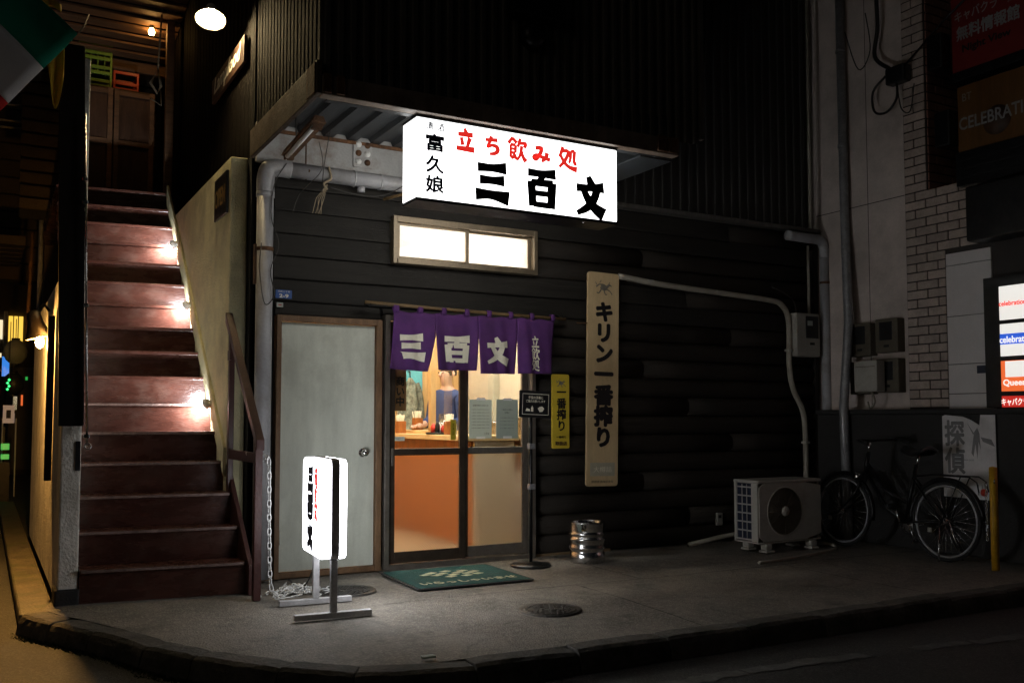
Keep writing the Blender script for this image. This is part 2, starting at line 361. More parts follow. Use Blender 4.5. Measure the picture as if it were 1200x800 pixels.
def spline(pts, k=6):
    P = [Vector(p) for p in pts]; out = []
    for i in range(len(P)-1):
        a, b, c, d = P[max(i-1, 0)], P[i], P[i+1], P[min(i+2, len(P)-1)]
        for j in range(k):
            t = j/k
            out.append(.5*((2*b)+(c-a)*t+(2*a-5*b+4*c-d)*t*t+(3*b-a-3*c+d)*t**3))
    return out+[P[-1]]
AX = {'S': (Vector((1, 0, 0)), Vector((0, 0, 1)), Vector((0, -1, 0))),      # faces the street (-Y)
      'W': (Vector((0, -1, 0)), Vector((0, 0, 1)), Vector((-1, 0, 0))),     # faces the alley side (-X)
      'T': (Vector((1, 0, 0)), Vector((0, 1, 0)), Vector((0, 0, 1)))}       # lies face up
def frame(face, c, rot=0):
    x, y, n = AX[face]; c = Vector(c)
    if rot:
        x, y = x*math.cos(rot)+y*math.sin(rot), y*math.cos(rot)-x*math.sin(rot)
    return lambda u, v, w=0: c+x*u+y*v+n*w
def text(body, face, c, h, m, parent, w=None, vertical=False, bold=0., rot=0, lift=.003, name='lettering', shear=0, line=1.0, sx=1.0):
    """flat lettering centred on c; h = cap height of the whole block (vertical) or of one line"""
    cu = bpy.data.curves.new('t', 'FONT'); cu.body = '\n'.join(body) if vertical else body
    cu.align_x = 'CENTER'; cu.size = 1; cu.extrude = .0; cu.shear = shear; cu.space_line = line; cu.resolution_u = 3
    o = bpy.data.objects.new('t', cu); COL.objects.link(o)
    dg = bpy.context.evaluated_depsgraph_get(); me = bpy.data.meshes.new_from_object(o.evaluated_get(dg))
    bpy.data.objects.remove(o); bpy.data.curves.remove(cu)
    if not len(me.vertices): return None
    xs = [v.co.x for v in me.vertices]; ys = [v.co.y for v in me.vertices]
    x0, x1, y0, y1 = min(xs), max(xs), min(ys), max(ys)
    k = h/(y1-y0); kx = (w/(x1-x0)) if w else k*sx
    fr = frame(face, c, rot)
    P0 = [((v.co.x-(x0+x1)/2)*kx, (v.co.y-(y0+y1)/2)*k) for v in me.vertices]; F0 = [list(p.vertices) for p in me.polygons]
    bpy.data.meshes.remove(me); mb = MB(); bx_, by_ = bold*kx, bold*k
    offs = [(0, 0)]+([(math.cos(R(45*q))*bx_, math.sin(R(45*q))*by_) for q in range(8)] if bold else [])
    for q, (du, dv) in enumerate(offs): mb.add([fr(u+du, v_+dv, lift+.00015*q) for u, v_ in P0], F0)
    me = mb.mesh('lettering', m)
    ob = bpy.data.objects.new(name, me); COL.objects.link(ob)
    if parent is not None: attach(ob, parent)
    return ob
BR = {'三': [[(.06, .88, .15), (.5, .90, .13), (.92, .93, .2)], [(.12, .53, .15), (.5, .54, .13), (.86, .56, .18)], [(.0, .10, .2), (.45, .12, .15), (1., .06, .24)]],
      '百': [[(.0, .93, .15), (.5, .93, .14), (1., .96, .2)], [(.55, .92, .14), (.40, .68, .13)], [(.12, .70, .18), (.17, .0, .17)],
             [(.12, .66, .13), (.9, .68, .15)], [(.86, .71, .2), (.83, -.02, .17)], [(.2, .37, .11), (.8, .38, .11)], [(.2, .06, .11), (.8, .06, .12)]],
      '文': [[(.42, 1.04, .11), (.54, .80, .19)], [(.0, .70, .15), (.5, .73, .13), (.98, .78, .2)], [(.74, .73, .17), (.60, .40, .17), (.36, .17, .15), (.02, .0, .09)],
             [(.24, .66, .13), (.42, .40, .17), (.66, .18, .2), (.98, .02, .26)]],
      '立': [[(.45, 1.02, .1), (.55, .82, .14)], [(.1, .73, .13), (.92, .76, .16)], [(.28, .6, .11), (.36, .25, .13)], [(.75, .62, .15), (.60, .2, .1)], [(.0, .1, .14), (1., .1, .18)]],
      '飲': [[(.28, 1.02, .1), (.02, .72, .1)], [(.26, .98, .1), (.5, .78, .12)], [(.14, .68, .1), (.44, .68, .1)], [(.15, .68, .09), (.15, .1, .1)], [(.43, .68, .1), (.41, .34, .1)],
             [(.18, .5, .08), (.4, .5, .08)], [(.18, .33, .08), (.42, .33, .08)], [(.15, .08, .12), (.48, .22, .1)], [(.3, .3, .09), (.5, .03, .11)],
             [(.68, 1., .11), (.54, .6, .09)], [(.62, .78, .1), (.98, .8, .12), (.9, .6, .1)], [(.76, .68, .12), (.68, .3, .1), (.5, .0, .07)], [(.74, .45, .1), (.84, .18, .12), (1., .0, .16)]],
      '処': [[(.24, 1., .12), (.05, .5, .1)], [(.18, .8, .1), (.52, .82, .11), (.36, .4, .11), (.02, .05, .09)], [(.1, .6, .1), (.3, .3, .12), (.6, .1, .12), (1.02, .03, .18)],
             [(.66, .86, .11), (.64, .5, .1), (.56, .28, .08)], [(.66, .86, .1), (.88, .86, .11)], [(.87, .88, .12), (.85, .35, .11), (1., .3, .12)]],
      'ち': [[(.08, .76, .12), (.9, .82, .15)], [(.48, 1., .15), (.38, .7, .13), (.22, .38, .11), (.5, .5, .12), (.82, .46, .16), (.9, .26, .17), (.7, .08, .14), (.36, .02, .1)]],
      'み': [[(.14, .86, .12), (.5, .9, .14), (.4, .5, .13), (.18, .12, .12), (.04, .24, .12), (.22, .4, .12), (.6, .3, .12), (1., .2, .13)], [(.82, .66, .15), (.74, .3, .13), (.5, .02, .1)]],
      '酒': [[(.08, .9, .1), (.2, .8, .12)], [(.02, .62, .1), (.16, .52, .12)], [(.03, .06, .1), (.24, .38, .1)], [(.32, .9, .1), (1., .92, .1)], [(.52, .9, .08), (.5, .5, .08)], [(.76, .9, .08), (.78, .5, .08)],
             [(.36, .7, .1), (.36, .0, .1)], [(.36, .7, .09), (.95, .7, .09), (.94, .0, .1)], [(.4, .3, .08), (.9, .3, .08)], [(.4, .06, .08), (.9, .06, .08)]]}
def brush(ch, face, c, w, h, m, parent, fat=1., lift=.003, name='lettering', rot=0, bow=None):
    """one brush-written character, centred on c; strokes are tapered ribbons"""
    mb = MB(); fr = frame(face, c, rot)
    for i, st in enumerate(BR[ch]):
        pts = [Vector(p) for p in st]
        if len(pts) > 2: pts = spline(pts, 4)
        L = []; Rr = []; asp = h/w
        for j, p in enumerate(pts):
            t = (pts[min(j+1, len(pts)-1)]-pts[max(j-1, 0)]); t.z = 0; t = Vector((t.x, t.y*asp)); t.normalize()
            nrm = Vector((-t.y, t.x)); ww = p.z*.5*fat
            L.append((p.x+nrm.x*ww, p.y+nrm.y*ww/asp)); Rr.append((p.x-nrm.x*ww, p.y-nrm.y*ww/asp))
        poly = L+Rr[::-1]; n = len(pts)
        q = []
        for x, y in poly:
            P_ = fr((x-.5)*w, (y-.5)*h, lift+i*.0004)
            if bow: P_.y += bow(P_)
            q.append(P_)
        mb.add(q, [(k, k+1, 2*n-2-k, 2*n-1-k) for k in range(n-1)])
    return mb.build(name, m, parent)
def rbox_poly(w, h, r, k=4):
    out = []
    for cx, cy, a0 in ((w/2-r, h/2-r, 0), (-w/2+r, h/2-r, 90), (-w/2+r, -h/2+r, 180), (w/2-r, -h/2+r, 270)):
        for i in range(k+1):
            a = R(a0+90*i/k); out.append((cx+r*math.cos(a), cy+r*math.sin(a)))
    return out
def slab(name, m, face, c, w, h, d, r, parent=None, bev=0, rot=0):
    fr = frame(face, c, rot); mb = MB()
    mb.prism([fr(u, v, 0) for u, v in rbox_poly(w, h, r)], AX[face][2]*d)
    return mb.build(name, m, parent, bev)

YF = 7.1
# ================================================================== SETTING
tag(MB().grid(lambda u, v: (-120+240*u, -120+240*v, -.125), 2, 2, False).build('road', 'asphalt'), kind='structure')
# kerb line: curve round the corner, then straight along the street
KL = spline([(.24, 6.62, 0), (.33, 6.36, 0), (.47, 6.10, 0), (.66, 5.68, 0), (.87, 5.16, 0), (1.13, 4.76, 0), (1.43, 4.42, 0), (1.8, 4.22, 0), (2.3, 4.17, 0), (3.2, 4.16, 0), (4.2, 4.15, 0), (5.2, 4.14, 0), (6.4, 4.12, 0), (7.6, 4.10, 0), (9.5, 4.08, 0), (14, 4.05, 0)], 8)
INN = []
for i, p in enumerate(KL):
    t = KL[min(i+1, len(KL)-1)]-KL[max(i-1, 0)]; t.normalize(); INN.append(p+Vector((-t.y, t.x, 0))*.137)
mb = MB(); n = len(INN); rows = 14
def zg(x, y): return -.006+.007*math.sin(x*1.7+y)*math.sin(y*2.1)-.008*max(0, 1-(y-4.1)/1.2)
vs_ = []
for i, p in enumerate(INN):
    for j in range(rows+1):
        f = j/rows; tx = p.x if p.x > .7 else p.x+(.72-p.x)*0; ty = 7.25 if p.x > .6 else 7.25
        x = p.x+(max(p.x, .50)-p.x)*f; y = p.y+(ty-p.y)*f; vs_.append((x, y, zg(x, y)))
mb.add(vs_, [(i*(rows+1)+j, (i+1)*(rows+1)+j, (i+1)*(rows+1)+j+1, i*(rows+1)+j+1) for i in range(n-1) for j in range(rows)], True)
tag(mb.build('sidewalk', 'sidewalk'), kind='structure')
swk = bpy.data.objects['sidewalk']
for a_, b_ in (((2.3, 5.78), (7.45, 5.70)), ((3.72, 4.32), (3.78, 5.755)), ((5.75, 4.30), (5.79, 5.72)), ((4.35, 5.76), (4.36, 7.0))):
    N_ = 24; mb = MB(); d_ = Vector((b_[0]-a_[0], b_[1]-a_[1])).normalized(); p_ = Vector((-d_.y, d_.x))*.005; vs_ = []
    for k in range(N_+1):
        f = k/N_; x = a_[0]+(b_[0]-a_[0])*f+random.uniform(-.004, .004); y = a_[1]+(b_[1]-a_[1])*f+random.uniform(-.004, .004); w = random.uniform(.5, 1.4)
        vs_ += [(x-p_.x*w, y-p_.y*w, zg(x, y)+.004), (x+p_.x*w, y+p_.y*w, zg(x, y)+.004)]
    mb.add(vs_, [(2*k, 2*k+2, 2*k+3, 2*k+1) for k in range(N_)]).build('joint', 'joint_dirt', swk)
# kerb: bed + single worn stones
mb = MB(); vs_ = []
for p, q in zip(KL, INN): vs_ += [(p.x, p.y, -.124), (p.x, p.y, -.05), (q.x, q.y, -.05), (q.x, q.y, -.124)]
mb.add(vs_, [(i*4+a, i*4+(a+1) % 4, i*4+4+(a+1) % 4, i*4+4+a) for i in range(n-1) for a in range(4)])
kerb = tag(mb.build('kerb', 'kerb_stone'), kind='structure')
acc = [0]
for a, b in zip(KL, KL[1:]): acc.append(acc[-1]+(b-a).length)
def kp(s_, off):
    s_ = max(0, min(acc[-1]-.001, s_)); i = max(k for k in range(len(acc)) if acc[k] <= s_); f = (s_-acc[i])/(acc[i+1]-acc[i]) if i+1 < len(acc) else 0
    p = KL[i].lerp(KL[min(i+1, n-1)], f); t = KL[min(i+1, n-1)]-KL[max(i-1, 0)]; t.normalize()
    return p+Vector((-t.y, t.x, 0))*off
s_ = 0.
while s_ < 9.6:
    ln = .6+random.uniform(-.01, .01) if s_ > 2.6 else random.uniform(.36, .56); j = .003; mb = MB(); K = 7; vs_ = []
    top = -.002+random.uniform(-.006, .002); tilt = random.uniform(-.012, .012)
    for k in range(K):
        f = k/(K-1); ee = .012 if k in (0, K-1) else 0
        for off, z in ((-.03, -.124), (-.018+ee*.3, -.05), (-.004+ee*.3, top-.016), (.022, top-.001), (.14, top), (.146, -.1)):
            q = kp(s_+j+(ln-2*j)*f, off)
            vs_.append((q.x+random.uniform(-.003, .003), q.y+random.uniform(-.003, .003), z+(tilt*(f-.5) if z > -.06 else 0)-ee*.5*(z > -.06)+random.uniform(-.0025, .0025)*(z > -.12)))
    fs = [(k*6+a, (k+1)*6+a, (k+1)*6+a+1, k*6+a+1) for k in range(K-1) for a in range(5)]
    fs += [(0, 1, 2, 3, 4, 5), tuple((K-1)*6+a for a in (5, 4, 3, 2, 1, 0))]
    mb.add(vs_, fs).build('kerb_stone', 'kerb_stone', kerb, .006); s_ += ln
# broken gutter concrete & moss along the corner kerb
mb = MB()
for c_ in range(120):
    sc0 = random.uniform(.05, 3.4); oc = random.gauss(-.045, .015)
    for i in range(random.randint(10, 45)):
        q = kp(sc0+random.gauss(0, .05), oc+random.gauss(0, .014)); sz = random.uniform(.003, .008); a = random.uniform(0, 6.28)
        z = -.124+random.uniform(0, .012); dx, dy = math.cos(a)*sz, math.sin(a)*sz
        mb.add([(q.x-dx, q.y-dy, z-.004), (q.x+dx, q.y+dy, z), (q.x+dy*.5, q.y-dx*.5, z+sz)], [(0, 1, 2)])
tag(mb.build('moss', 'moss'), 'dark moss and grit in the gutter along the corner kerb', 'moss', kind='stuff')
# painted edge line on the street
mb = MB()
for x0, x1, y0, y1 in ((2.9, 3.5, 3.75, 3.76), (3.52, 4.35, 3.76, 3.70), (4.7, 5.12, 3.64, 3.60), (5.15, 5.6, 3.56, 3.53), (5.7, 8, 3.5, 3.4)):
    k = 12
    a = [(x0+(x1-x0)*i/k, y0+(y1-y0)*i/k+.05+random.uniform(-.02, .02), -.121) for i in range(k+1)]
    b = [(x0+(x1-x0)*i/k, y0+(y1-y0)*i/k-.05+random.uniform(-.02, .02), -.121) for i in range(k+1)]
    mb.add(a+b, [(k+1+i, k+2+i, i+1, i) for i in range(k)])
mat('road_paint', (.085, .082, .075), .8, var=.5, scale=12, bump=.2, stain=(.05, .05, .045), stain_amt=.9, stain_scale=6)
tag(mb.build('road_marking', 'road_paint'), kind='structure')
tag(box('alley_edging', 'alley_strip', (.235, 6.75, -.12), (.445, 16, -.035), bev=.015), kind='structure')

# ================================================================== BAR BUILDING
bar = thing('bar_building', 'dark board-clad two storey bar building with corrugated projecting upper bay', 'building', (4.7, 7.1, 0))
XL, XR = 1.91, 7.66
mb = MB()
Y0, Y1 = 7.13, 7.23
for a, b, c, d in ((XL-.17, 1.935, 0, 3.2), (2.765, 2.805, 0, 3.2), (4.195, XR, 0, 3.2), (1.935, 2.765, 1.985, 3.2), (2.805, 4.195, 2.03, 2.46), (2.805, 4.195, 2.82, 3.2)):
    mb.box((a, Y0, c), (b, Y1, d))
mb.box((2.805, Y0, 2.46), (2.88, Y1, 2.82)); mb.box((4.2-.01, Y0, 2.46), (4.195, Y1, 2.82))
mb.build('wall', 'dark_void', bar)
# lap boards, one object per board run
def board_run(x0, x1, z0, z1, i):
    rnd = random.Random(i*31+int(x0*10)); s = rnd.uniform(-.003, .003)
    N = max(2, int((x1-x0)/.5)); vs_ = []
    if x0 > 4: pr = ((7.128, z0+.002), (7.108+s, z0+.003), (7.084+s, z0+.022), (7.070+s, z0+.055), (7.066+s, z0+.09), (7.072+s, z0+.125), (7.088+s, z1-.02), (7.112+s, z1-.003), (7.128, z1-.002))
    else: pr = ((7.128, z0+.002), (7.092+s, z0+.001), (7.088+s, z0+.012), (7.116, z1-.002), (7.128, z1-.002))
    for k in range(N+1):
        x = x0+(x1-x0)*k/N; w = .003*math.sin(k*1.7+i*2.2)
        for y, z in pr: vs_.append((x, y+w*(y < 7.1), z+w*.8))
    m_ = len(pr); fs = [(k*m_+a, k*m_+(a+1) % m_, (k+1)*m_+(a+1) % m_, (k+1)*m_+a) for k in range(N) for a in range(m_)]
    fs += [tuple(range(m_-1, -1, -1)), tuple(N*m_+a for a in range(m_))]
    MB().add(vs_, fs, x0 > 4).build('siding_board', 'log_siding' if x0 > 4 else 'siding', bar)
for i in range(18):
    z0, z1 = .175*i, .175*(i+1)
    holes = []
    for hx0, hx1, hz0, hz1 in ((1.925, 2.775, 0, 1.992), (2.80, 4.20, 0, 2.04), (2.86, 4.225, 2.45, 2.80)):
        if hz0 < z1-.02 and hz1 > z0+.02: holes.append((hx0, hx1, hz0, hz1))
    cur = XL
    for hx0, hx1, hz0, hz1 in holes:
        if hx0-cur > .03: board_run(cur, hx0, z0, z1, i)
        if hz1 < z1-.03: board_run(hx0, hx1, hz1, z1, i)
        cur = hx1
    # long runs break at a joint
    jx = 5.4+(i % 3)*.55 if i % 2 else None
    if jx: board_run(cur, jx-.003, z0, z1, i); board_run(jx, XR, z0, z1, i+40)
    else: board_run(cur, XR, z0, z1, i)
box('corner_board', 'dark_wood_wall', (XR, 7.06, 0), (XR+.06, 7.2, 3.2), bar, .006)
# pale beam behind the drain pipe, rusty edge
box('beam', 'old_paint_beam', (1.76, 7.075, 3.152), (4.74, 7.15, 3.46), bar, .004)
box('beam_edge', 'rust', (1.9, 7.055, 3.385), (4.6, 7.0745, 3.412), bar, .003)
# drip moulding over siding, right of the bay
box('drip_rail', 'batten', (4.745, 7.0, 3.16), (XR+.05, 7.12, 3.20), bar, .004)
# projecting bay: corrugated cladding
def corrugated(name, m, p0, dx, length, z0, z1, pitch, depth, nrm, parent, wob=.0):
    k = int(length/pitch); vs_ = []; prof = ((0, 0), (.3, 0), (.38, 1), (.72, 1), (.8, 0))
    cols = []
    for i in range(k):
        for f, d in prof: cols.append(((i+f)*pitch, d*depth))
    cols.append((k*pitch, 0)); p0 = Vector(p0); dx = Vector(dx); nrm = Vector(nrm)
    for s_, d in cols:
        q = p0+dx*s_+nrm*(d+random.uniform(-wob, wob))
        vs_ += [(q.x, q.y, z0+random.uniform(-.006, .006)), (q.x, q.y, z1)]
    MB().add(vs_, [(2*i, 2*i+2, 2*i+3, 2*i+1) for i in range(len(cols)-1)]).build(name, m, parent)
BX0, BX1, BY = 1.74, 4.74, 5.46
bay = MB().box((BX0+.03, BY+.04, 3.50), (BX1-.03, 7.13, 6.6)).build('upper_bay', 'dark_void', bar)
corrugated('bay_front_cladding', 'batten', (BX0, BY+.022, 0), (1, 0, 0), BX1-BX0, 3.285, 6.6, .083, .018, (0, -1, 0), bay, .001)
corrugated('bay_side_cladding', 'shaded_side_wood', (BX0+.022, 7.1, 0), (0, -1, 0), 7.1-BY, 3.285, 6.6, .083, .004, (-1, 0, 0), bay, .0005)
box('corner_trim', 'batten', (BX1-.01, BY-.01, 3.33), (BX1+.025, BY+.03, 6.6), bay)
box('window_box', 'black_metal', (3.03, BY-.12, 3.93), (3.42, BY+.0, 4.6), bay, .006)
mb = MB(); mb.lathe([(.001, -.1), (.07, -.1), (.09, -.05), (.09, .0), (.001, .0)], (3.22, BY-.0, 3.82), 20, 'y'); mb.build('vent_hood', 'black_metal', bay)
# canopy below the bay
can = MB().box((BX0+.05, BY+.06, 3.452), (4.435, 7.072, 3.495)).build('canopy', 'dark_void', bar)
corrugated('soffit_deck', 'soffit', (BX0+.05, BY+.06, 0), (1, 0, 0), 2.75, 0, 1, .2, .03, (0, 0, -1), can) if False else None
mb = MB(); prof = ((0, 0), (.42, 0), (.5, 1), (.9, 1), (.98, 0)); cols = []
for i in range(13):
    for f, d in prof: cols.append((BX0+.05+(i+f)*.195, 3.449-d*.035))
vs_ = []
for x, z in cols: vs_ += [(x, BY+.07, z), (x, 7.07, z)]
mb.add(vs_, [(2*i, 2*i+2, 2*i+3, 2*i+1) for i in range(len(cols)-1)]).build('soffit_deck', 'soffit', can)
box('front_edge_beam', 'soffit', (BX0+.051, BY+.015, 3.2845), (4.435, BY+.055, 3.451), can); box('front_fascia', 'sheet_fascia', (BX0, BY-.03, 3.16), (4.50, BY+.055, 3.284), can, .006)
box('side_fascia', 'dimmed_fascia', (BX0-.035, BY-.031, 3.162), (BX0-.001, 7.06, 3.37), can, .006); box('side_edge_beam', 'soffit', (BX0+.024, BY+.056, 3.2845), (BX0+.0495, 7.06, 3.49), can)
box('far_fascia', 'soffit', (4.44, BY+.056, 3.15), (4.495, 7.06, 3.49), can, .006)
box('far_flange', 'soffit', (4.2, BY+.057, 3.139), (4.496, 7.05, 3.1495), can); box('front_flange', 'soffit', (BX0+.06, BY+.0555, 3.16), (4.195, BY+.11, 3.17), can)
for x in (1.745, 1.83, 4.29, 4.39): box('joist_end', 'rust', (x, BY-.045, 3.172), (x+(.05 if x < 2 else .085), BY-.031, 3.29), can, .004)
box('side_joist', 'rust', (1.697, 5.45, 3.17), (1.7045, 5.62, 3.36), can, .003)
# upper wall right of the bay
corrugated('upper_cladding', 'dark_batten', (BX1, 7.09, 0), (1, 0, 0), XR+.04-BX1, 3.2, 7, .11, .014, (0, -1, 0), bar, .001)
# side of the upper floor along the stairs
corrugated('side_cladding', 'shaded_side_wood', (1.75, 11.6, 0), (0, -1, 0), 4.5, 3.1, 7, .14, .004, (-1, 0, 0), bar, .0005)
box('side_core', 'dark_void', (1.76, 7.13, 0), (1.80, 13, 7), bar)
box('roof_slab', 'dark_void', (1.76, 7.13, 6.9), (XR, 13, 7.0), bar)
# ---- room inside
box('interior_floor', 'tile_floor', (1.81, 7.08, -.02), (5.02, 10.1, .02), bar)
box('interior_ceiling', 'plaster', (1.81, 7.231, 2.9), (5.02, 10.1, 2.95), bar)
box('interior_back_wall', 'wood_pale', (1.81, 10.0, .02), (5.02, 10.08, 2.9), bar)
box('interior_side_wall', 'plaster', (4.94, 7.231, .02), (5.02, 10.0, 2.9), bar)
box('interior_near_wall', 'wood_pale', (1.81, 7.231, .02), (1.86, 10.0, 2.9), bar)
for i in range(12):
    x = 3.9+i*.085; box('wall_plank', 'wood_pale', (x, 9.975, .9), (x+.078, 9.999, 2.3), bar)
box('interior_pillar', 'sign_cream', (4.86, 9.05, .02), (4.939, 9.17, 2.9), bar, .004)
# ---- white side door
dr = box('door', 'door_paint', (1.965, 7.075, .045), (2.725, 7.11, 1.935), bar, .003)
mb = MB()
mb.box((1.925, 7.035, 0), (1.962, 7.13, 1.985)); mb.box((2.729, 7.035, 0), (2.775, 7.13, 1.985)); mb.box((1.962, 7.035, 1.94), (2.729, 7.13, 1.985)); mb.box((1.962, 7.05, 0), (2.729, 7.13, .04))
mb.build('door_frame', 'door_frame', dr, .003)
mb = MB(); mb.lathe([(.001, -.075), (.022, -.073), (.03, -.055), (.027, -.04), (.012, -.03), (.012, -.012), (.034, -.01), (.036, 0)], (2.63, 7.075, .93), 20, 'y'); mb.build('knob', 'chrome', dr)
for z in (.25, 1.70): tube('hinge', 'aluminium', [(1.968, 7.066, z), (1.968, 7.066, z+.11)], .008, dr)
# ---- sliding doors
def sliding(x0, x1, y, fm, tilt):
    d = MB(); st = .055; y1 = y+.03
    d.box((x0, y, .04), (x0+st, y1, 1.98)); d.box((x1-st, y, .04), (x1, y1, 1.98))
    d.box((x0+st, y+.002, .04), (x1-st, y1-.002, .13)); d.box((x0+st, y+.002, .90), (x1-st, y1-.002, .955)); d.box((x0+st, y+.002, 1.93), (x1-st, y1-.002, 1.98))
    o = d.build('sliding_door', fm, bar, .003)
    box('lower_pane', 'frosted_glass', (x0+st-.004, y+.012, .125), (x1-st+.004, y+.018, .905), o)
    box('upper_pane', 'clear_glass', (x0+st-.004, y+.013, .95), (x1-st+.004, y+.018, 1.935), o)
    hx = x0+.02 if tilt else x1-.045
    box('finger_pull', 'grey_frame', (hx, y-.006, .82), (hx+.022, y-.0005, .96), o, .002)
    return o
sliding(2.845, 3.535, 7.065, 'bronze_frame', True)
sliding(3.525, 4.16, 7.105, 'grey_frame', False)
mb = MB(); mb.box((2.80, 7.03, 0), (2.842, 7.16, 2.03)); mb.box((4.163, 7.03, 0), (4.20, 7.16, 2.03)); mb.box((2.842, 7.03, 1.985), (4.163, 7.16, 2.03)); mb.box((2.842, 7.04, -.01), (4.163, 7.17, .036))
mb.build('sliding_door_frame', 'grey_frame', bar, .003)
# ---- transom window
mb = MB(); x0, x1, z0, z1 = 2.862, 4.222, 2.455, 2.845
mb.box((x0, 7.03, z0), (x0+.035, 7.16, z1)); mb.box((x1-.035, 7.03, z0), (x1, 7.16, z1)); mb.box((x0+.035, 7.03, z1-.05), (x1-.035, 7.12, z1)); mb.box((x0+.035, 7.02, z0), (x1-.035, 7.16, z0+.04))
wf = mb.build('window', 'window_frame', bar, .003)
for a, b, y in ((2.898, 3.56, 7.06), (3.535, 4.186, 7.09)):
    mb = MB(); st = .03
    mb.box((a, y, 2.496), (a+st, y+.024, 2.794)); mb.box((b-st, y, 2.496), (b, y+.024, 2.794)); mb.box((a+st, y+.001, 2.496), (b-st, y+.023, 2.52)); mb.box((a+st, y+.001, 2.774), (b-st, y+.023, 2.794))
    sh = mb.build('sash', 'window_frame', wf, .002)
    box('pane', 'window_glass', (a+st-.003, y+.009, 2.517), (b-st+.003, y+.014, 2.777), wf)
tag(box('ceiling_lamp', 'window_tube', (2.95, 7.42, 2.60), (4.15, 7.47, 2.65)), 'long fluorescent tube glowing behind the frosted transom window', 'lamp')
for i, (x, y) in enumerate(((2.7, 8.3), (4.3, 8.5), (3.4, 9.4))):
    t = thing('ceiling_lamp', ('ceiling fluorescent fitting inside the bar nearest the door', 'ceiling fluorescent fitting inside above the bar counter', 'ceiling fluorescent fitting inside by the back wall')[i], 'lamp', (x, y, 2.9), 'fluorescent fittings inside the bar')
    box('housing', 'white_plastic', (x-.6, y-.09, 2.86), (x+.6, y+.09, 2.899), t)
    box('tube', 'tube_lit', (x-.58, y-.05, 2.82), (x+.58, y+.05, 2.859), t)

# ================================================================== BAR INTERIOR THINGS
ct = thing('bar_counter', 'wooden standing bar counter with plank front seen through the left glass door', 'counter', (4.1, 8.8, .02))
for i in range(24):
    y = 7.75+i*.085; box('front_plank', 'wood_panel', (3.93, y, .02), (3.95, y+.08, .985), ct)
box('counter_top', 'wood_counter', (3.86, 7.7, .99), (4.42, 9.82, 1.04), ct, .006)
box('counter_shelf', 'wood_counter', (4.02, 8.75, 1.041), (4.4, 9.8, 1.075), ct, .004)
box('counter_end_panel', 'panel_beige', (3.955, 7.72, .02), (4.375, 7.749, .985), ct); box('counter_body', 'wood_panel', (3.952, 7.75, .02), (4.38, 9.79, .985), ct)
tag(box('wooden_post', 'wood_pale', (3.92, 8.62, 1.042), (3.98, 8.68, 2.895), bev=.004), 'square pale wooden post rising from the bar counter', 'post')
def chop(x, y, z, lab, glass_=False):
    t = thing('chopstick_holder', lab, 'chopsticks', (x, y, z), 'chopstick holders on the bar counter')
    box('holder', 'wood_panel', (x-.045, y-.045, z), (x+.045, y+.045, z+.13), t, .003)
    mb = MB()
    for i in range(34):
        a = random.uniform(0, 6.28); r0 = random.uniform(0, .03); x0, y0 = x+r0*math.cos(a), y+r0*math.sin(a); k = random.uniform(1.2, 1.9)
        mb.tube([(x0, y0, z+.02), (x+(x0-x)*k+random.uniform(-.012, .012), y+(y0-y)*k+random.uniform(-.012, .012), z+random.uniform(.19, .205))], .0032, 4)
    mb.build('chopsticks', 'chopstick', t)
chop(3.93, 9.42, 1.041, 'dark red chopstick holder on counter behind the hanging wooden plaque')
chop(4.1, 9.36, 1.076, 'dark red chopstick holder standing in front of the hanging jacket')
chop(3.98, 8.30, 1.041, 'chopstick holder at the near end of the counter by the yellow card')
tr = thing('condiment_tray', 'round dark tray of condiment pots on the bar counter beside wooden post', 'tray', (3.97, 8.55, 1.041))
MB().lathe([(.001, 0), (.12, 0), (.13, .02), (.122, .02), (.115, .008), (.001, .008)], (3.97, 8.55, 1.0415), 24).build('tray', 'black_plastic', tr)
for dx, dy, m_, r_, h_ in ((-.04, .02, 'red_plastic', .03, .1), (.03, .05, 'white_plastic', .028, .11), (.04, -.04, 'red_plastic', .026, .08), (-.03, -.05, 'black_plastic', .024, .12), (.075, .01, 'white_plastic', .022, .13)):
    o = MB().lathe([(.001, 0), (r_, 0), (r_, h_*.7), (r_*.6, h_*.85), (r_*.45, h_), (.001, h_)], (3.97+dx, 8.55+dy, 1.05), 16).build('condiment_pot', m_, tr)
for i, (x, y, h_) in enumerate(((4.05, 8.35, .13), (4.2, 8.95, .17), (4.24, 9.02, .12))):
    o = MB().lathe([(.032, h_), (.03, .006), (.001, .0), (.034, 0), (.037, h_)], (x, y, 1.0415 if i == 0 else 1.076), 18).build('glass_tumbler', 'jar_glass')
    tag(o, ('clear glass tumbler on the counter next to the condiment tray', 'tall clear glass on the raised counter shelf behind the post', 'short clear glass on the raised counter shelf behind the post')[i], 'glass', 'glasses on the bar counter')
tag(box('acrylic_screen', 'acrylic', (4.06, 8.42, 1.042), (4.066, 8.61, 1.85)), 'clear acrylic screen standing on the counter before the person', 'screen')
tag(box('wall_poster', 'poster_teal', (4.17, 9.955, 1.45), (4.42, 9.974, 1.8)), 'teal poster on wooden back wall above the hanging jacket', 'poster')
